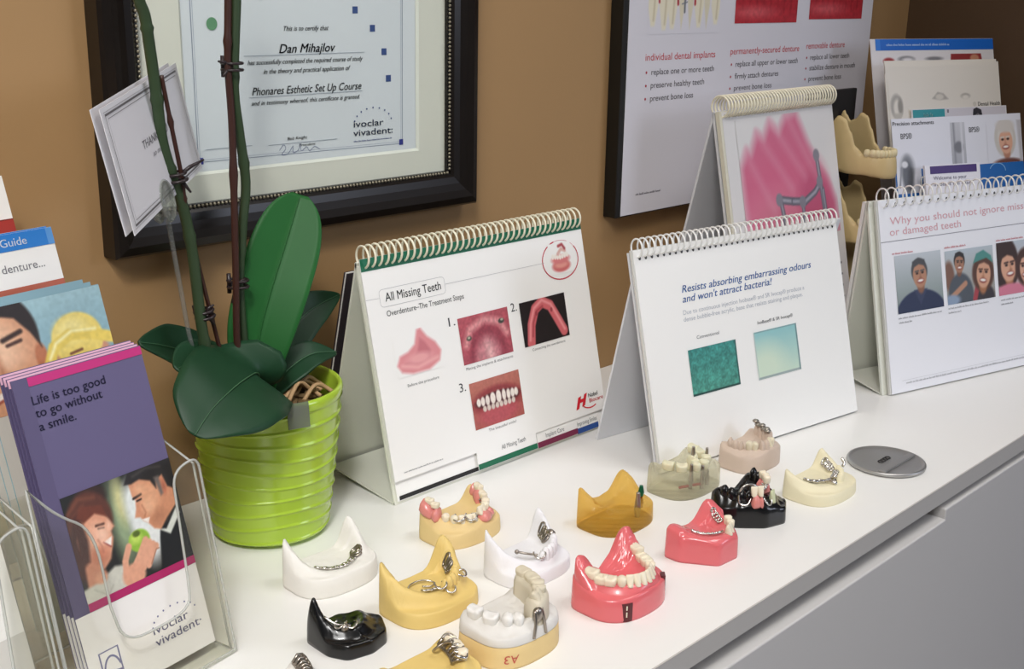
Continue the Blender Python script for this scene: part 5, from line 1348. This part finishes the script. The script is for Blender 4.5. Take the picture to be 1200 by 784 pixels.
# i: pink faceted
t = empty('dental_model', 'pink jaw model with a six sided base, metal bar and a few ivory teeth', 'dental model', (.684, .4475, 0))
C = Cast(ax=.0215, yf=-.0150, ye=.0150, floor=.0170, land=.0150, front=.0200, peak=.0285, wid=.0060, pk=.5, seed=9, noise_=0, psym=(.86, 1.08), wpk=1.8, pw=1.3)
C.base(t, outl([(-.0275, .0185), (-.0275, .0050), (-.0120, -.0190), (.0100, -.0205), (.0275, -.0020), (.0275, .0185)], 0, 0, 0), PINK, flare=1.0)
for q, w in ((.10, .0058), (.24, .0058), (.38, .0060), (.53, .0064)): tooth(t, C, q, 'incisor' if q < .3 else 'premolar', w, .0062, .0072, TOOTH, .001, .001)
bar(t, [C.top(q, -.003)+Vector((0, 0, .0016)) for q in (-.72, -.55, -.4, -.25, -.1, .05)], .0010)
for k in range(7): q = -.70+.1*k; b = MB(); b.blob(tuple(C.top(q, -.003)+Vector((0, 0, .0018))), (.0014,)*3, 7, 5); b.build('metal_bead', CHROME, t, smooth=True)
lattice(t, C, .58, .85, off=-.004, wd=.003, n=4, r_=.0007)
# j: amber
t = empty('implant_model', 'clear amber resin jaw model with a silver and a green implant post', 'dental model', (.678, .528, 0))
C = Cast(ax=.0265, yf=-.0180, ye=.0165, floor=.0150, land=.0145, front=.0165, peak=.0310, wid=.0052, pk=.3, seed=10, noise_=.0001, pw=1.6, inner=1.4, wpk=1.5)
C.base(t, outl(RND, .0610, .0225, .0190), AMBER)
def post(q, off, r0, z0, z1, m, name='implant_post', lab=None, rings=True):
    p = C.arch(q); tg = C.tan(q); p = p+Vector((tg.y, -tg.x, 0))*off
    b = MB(); pr = []
    k = 9
    for i in range(k+1):
        z = z0+(z1-z0)*i/k; f = i/k; rr_ = r0*(.72+.35*(1-abs(2*f-.7)))
        pr += [(rr_, z), (rr_*(.86 if rings else 1), z+(z1-z0)/k*.5)]
    pr.append((r0*.45, z1+(z1-z0)/k*.55)); b.lathe(pr, 16)
    return b.build(name, m, t, loc=(p.x, p.y, 0), smooth=True, label=lab)
GREENM = mat('green_anodised_metal', '#1f6b4c', .3, metal=.6)
post(.12, -.001, .0026, .0080, .0270, CHROMED, lab='silver post')
post(.45, .000, .0024, .0100, .0190, mat('brass_metal', '#b08a3c', .25, metal=1.0), lab='brass lower end')
post(.45, .000, .0023, .0195, .0275, GREENM, 'green_cap', rings=False)
# k: clear with implants
t = empty('implant_model', 'cloudy clear resin implant model with metal screws and ivory crowns, below the middle chart', 'dental model', (.773, .5315, 0))
C = Cast(ax=.0240, yf=-.0170, ye=.0150, floor=.0170, land=.0175, front=.0210, peak=.0235, wid=.0070, pk=.6, seed=11, noise_=.0003)
C.base(t, outl(RND, .0650, .0225, .0195), CLEARR)
for q, z0, z1 in ((-.32, .006, .026), (-.05, .004, .0235), (.22, .004, .0165), (.52, .006, .0300)): post(q, .001, .0021, z0, z1, CHROMED)
post(.30, -.012, .0022, .022, .0345, CHROMED, 'abutment')
for q, k, w in ((-.74, 'molar', .0100), (-.50, 'molar', .0095), (-.18, 'premolar', .0070), (.08, 'premolar', .0070), (.38, 'premolar', .0075), (.68, 'molar', .0095), (.88, 'molar', .0095)): tooth(t, C, q, k, w, .0085, .0075, IVORY, -.001, .001, name='crown')
tooth(t, C, .12, 'molar', .0090, .0085, .0140, IVORY, -.012, .001, name='crown'); tooth(t, C, .0, 'premolar', .0075, .0080, .0100, IVORY, -.008, .001, name='crown')
b = MB(); b.tube(smooth_path([C.arch(-.55)+Vector((0, -.001, .006)), C.arch(-.3)+Vector((0, -.001, .0085)), C.arch(0)+Vector((0, -.001, .008))], 5), .0012, 8); b.build('nerve_canal', mat('red_line', '#9a3a30', .4), t, smooth=True)
# l: pinkish grey
t = empty('dental_cast', 'pinkish grey stone cast with ivory teeth and a small metal plate behind the black model', 'dental model', (.857, .5215, 0))
C = Cast(ax=.0215, yf=-.0155, ye=.0140, floor=.0160, land=.0150, front=.0190, peak=.0220, wid=.0062, pk=.6, seed=12, noise_=.0006)
C.base(t, outl(RND, .0570, .0200, .0185), STP)
crest(t, C, -.95, -.60, STP, .0075, .0070, lobes=3); crest(t, C, -.30, .02, STP, .0066, .0085, lobes=2); crest(t, C, .40, .96, STP, .0085, .0120, lobes=4)
for q, k, w in ((-.50, 'premolar', .0066), (-.38, 'premolar', .0060), (.12, 'incisor', .0056), (.25, 'premolar', .0058)): tooth(t, C, q, k, w, .0066, .0075, mat('stained_ivory_tooth', '#e2d7bd', .3), 0, .001)
b = MB()
for k in range(8): b.blob(tuple(C.top(.45+.065*k, -.002)+Vector((0, 0, .0098+.001*math.sin(k*2)))), (.0034, .0030, .0016), 8, 5)
b.build('metal_plate', CHROMED, t, smooth=True)
# m: black with pink partial
t = empty('dental_model', 'glossy black jaw model wearing a small pink partial denture on wires', 'dental model', (.760, .4600, 0))
C = Cast(ax=.0215, yf=-.0145, ye=.0165, floor=.0160, land=.0130, front=.0215, peak=.0260, wid=.0068, pk=.5, seed=13, noise_=.0016)
C.base(t, outl([(-.0240, .0215), (-.0310, .0080), (-.0240, -.0050), (-.0090, -.0205), (.0100, -.0260), (.0255, -.0170), (.0285, .0080), (.0225, .0215)], 0, 0, 0), BLKG)
crest(t, C, -.98, -.35, BLKG, .0080, .0070, lobes=4, amp=.002); crest(t, C, .60, .98, BLKG, .0085, .0080, lobes=3)
pad(.30, .66, PINKL, .0100, .0110, off=-.004); pad(-.42, -.20, PINKL, .0085, .0080, off=.0035)
for q in (.36, .48, .60): tooth(t, C, q, 'premolar', .0060, .0060, .0060, TOOTH, -.003, sink=-.0080)
for q in (-.37, -.25): tooth(t, C, q, 'incisor', .0056, .0058, .0075, TOOTH, .0025, sink=-.0050)
tooth(t, C, .04, 'incisor', .0058, .0056, .0100, mat('pale_green_tooth', '#cfd3ae', .3), .004, sink=.001)
bar(t, [C.top(-.62, .001)+Vector((0, 0, .005)), C.top(-.55, .0)+Vector((0, 0, .010)), C.top(-.40, -.003)+Vector((0, 0, .012)), C.top(-.2, -.004)+Vector((0, 0, .010)), C.top(.0, -.004)+Vector((0, 0, .009)), C.top(.2, -.005)+Vector((0, 0, .009)), C.top(.4, -.006)+Vector((0, 0, .009))], .0009)
chain(t, C, -.10, .34, off=-.005, n=6, rx=.0026, ry=.0022, r_=.0009, lift=.0075)
bar(t, [C.top(-.62, .002)+Vector((0, 0, .005)), C.top(-.60, .005)+Vector((0, 0, .001)), C.top(-.48, .005)+Vector((0, 0, .0005)), C.top(-.42, .002)+Vector((0, 0, .003))], .0008, name='wire_clasp')
bar(t, [C.top(-.20, .004)+Vector((0, 0, .004)), C.top(-.12, .006)+Vector((0, 0, .0015)), C.top(-.02, .005)+Vector((0, 0, .0010)), C.top(.02, .002)+Vector((0, 0, .004))], .0008, name='wire_clasp')
# n: cream
t = empty('dental_cast', 'cream stone jaw cast carrying a wavy metal framework, beside the round metal tin', 'dental model', (.845, .4460, 0))
C = Cast(ax=.0280, yf=-.0150, ye=.0170, floor=.0110, land=.0095, front=.0130, peak=.0250, wid=.0050, pk=.35, seed=14, psym=(.92, 1.05), inner=1.4, pw=1.8)
C.base(t, outl(RND, .0660, .0235, .0200), STC)
crest(t, C, .02, .60, STC, .0070, .0070, lobes=5, off=-.001)
chain(t, C, -.62, -.50, off=-.0060, n=2, rx=.0040, ry=.0034, r_=.0012, lift=.0018)
bar(t, [C.top(q, -.0065)+Vector((0, 0, .0022+.0004*math.sin(30*q))) for q in (-.48, -.36, -.24, -.12, 0, .10)], .0014)
bar(t, [C.top(-.20, -.006)+Vector((0, 0, .002)), C.top(-.17, -.002)+Vector((0, 0, .0025)), C.top(-.13, .002)+Vector((0, 0, .0015)), C.top(-.08, -.001)+Vector((0, 0, .003))], .0013, name='clasp')
chain(t, C, .06, .34, off=-.0050, n=5, rx=.0026, ry=.0020, r_=.0011, lift=.0040)
chain(t, C, .60, .82, off=-.0062, n=4, rx=.0028, ry=.0022, r_=.0010, lift=.0018)
bar(t, [C.top(.50, .002)+Vector((0, 0, .0055)), C.top(.54, .004)+Vector((0, 0, .0085)), C.top(.60, .003)+Vector((0, 0, .0100))], .0014, name='clasp')
# d: model at the lower edge of the picture
t = empty('dental_cast', 'tan model with a tangle of metal clasps, cut off at the lower edge', 'dental model', (.4180, .4560, 0))
C = Cast(ax=.0235, yf=-.0170, ye=.0160, floor=.0130, land=.0120, front=.0170, peak=.0185, wid=.0058, pk=.6, seed=15)
C.base(t, outl(RND, .0610, .0225, .0205), STY)
for q in (.50, .62, .74, .86): clasp(t, C, q, -.001, .0042, .0042, wire=.0010, m=CHROMED if q > .7 else CHROME)
lattice(t, C, .42, .95, off=-.003, wd=.0060, n=5, r_=.0010, lift=.0030, m=CHROMED)
for q, k in ((.55, 'premolar'), (.72, 'molar'), (.9, 'molar')): tooth(t, C, q, k, .0075, .0070, .0070, TOOTH, .001, .001)
bar(t, [C.top(.9, -.006)+Vector((-.004, .002, .001)), C.top(.9, -.008)+Vector((-.003, -.002, .006)), C.top(.8, -.006)+Vector((0, 0, .008)), C.top(.7, -.003)+Vector((0, 0, .008))], .0009, CHROMED, 'wire_loop')
# o: tip at the bottom edge
t = empty('dental_cast', 'small grey piece with ribbed metal top at the lower edge beside the black model', 'dental model', (.3560, .5120, 0))
C = Cast(ax=.0150, yf=-.0110, ye=.0100, floor=.0080, land=.0080, front=.0120, peak=.0160, wid=.0050, seed=16)
C.base(t, outl(RND, .0400, .0150, .0130), PLG)
lattice(t, C, .30, .98, off=-.001, wd=.0070, n=8, r_=.0010, m=CHROMED)

# ------------------------------------------------------------------ round metal tin
t = empty('round_tin', 'flat round brushed metal tin lid lying at the right end of the models', 'tin', (.9415, .4365, 0))
TIN = mat('brushed_tin', '#b5b4b2', 0.42, metal=.9, bump=.1, bscale=300)
b = MB(); b.lathe([(.0322, .0005), (.0335, .0010), (.0338, .0030), (.0332, .0040), (.0318, .0042), (.0305, .0034), (.0290, .0030), (.0200, .0032), (.0008, .0033)], 72); b.build('lid', TIN, t, smooth=True, bevel=0)
b = MB(); b.box(-.029, .029, -.0035, .0035, .0032, .0046); b.build('raised_band', TIN, t, loc=(0, -.0100, 0), rot=(0, 0, R(0)), bevel=.0008)
b = MB()
for k in range(4): b.tube([(-.0065+k*.0042+.0026*math.cos(2*math.pi*j/10), .002+.0022*math.sin(2*math.pi*j/10), .0036) for j in range(10)], .0006, 6, closed=True)
b.build('embossed_mark', mat('dark_embossing', '#4d4c4b', .4, metal=.8), t, smooth=True)
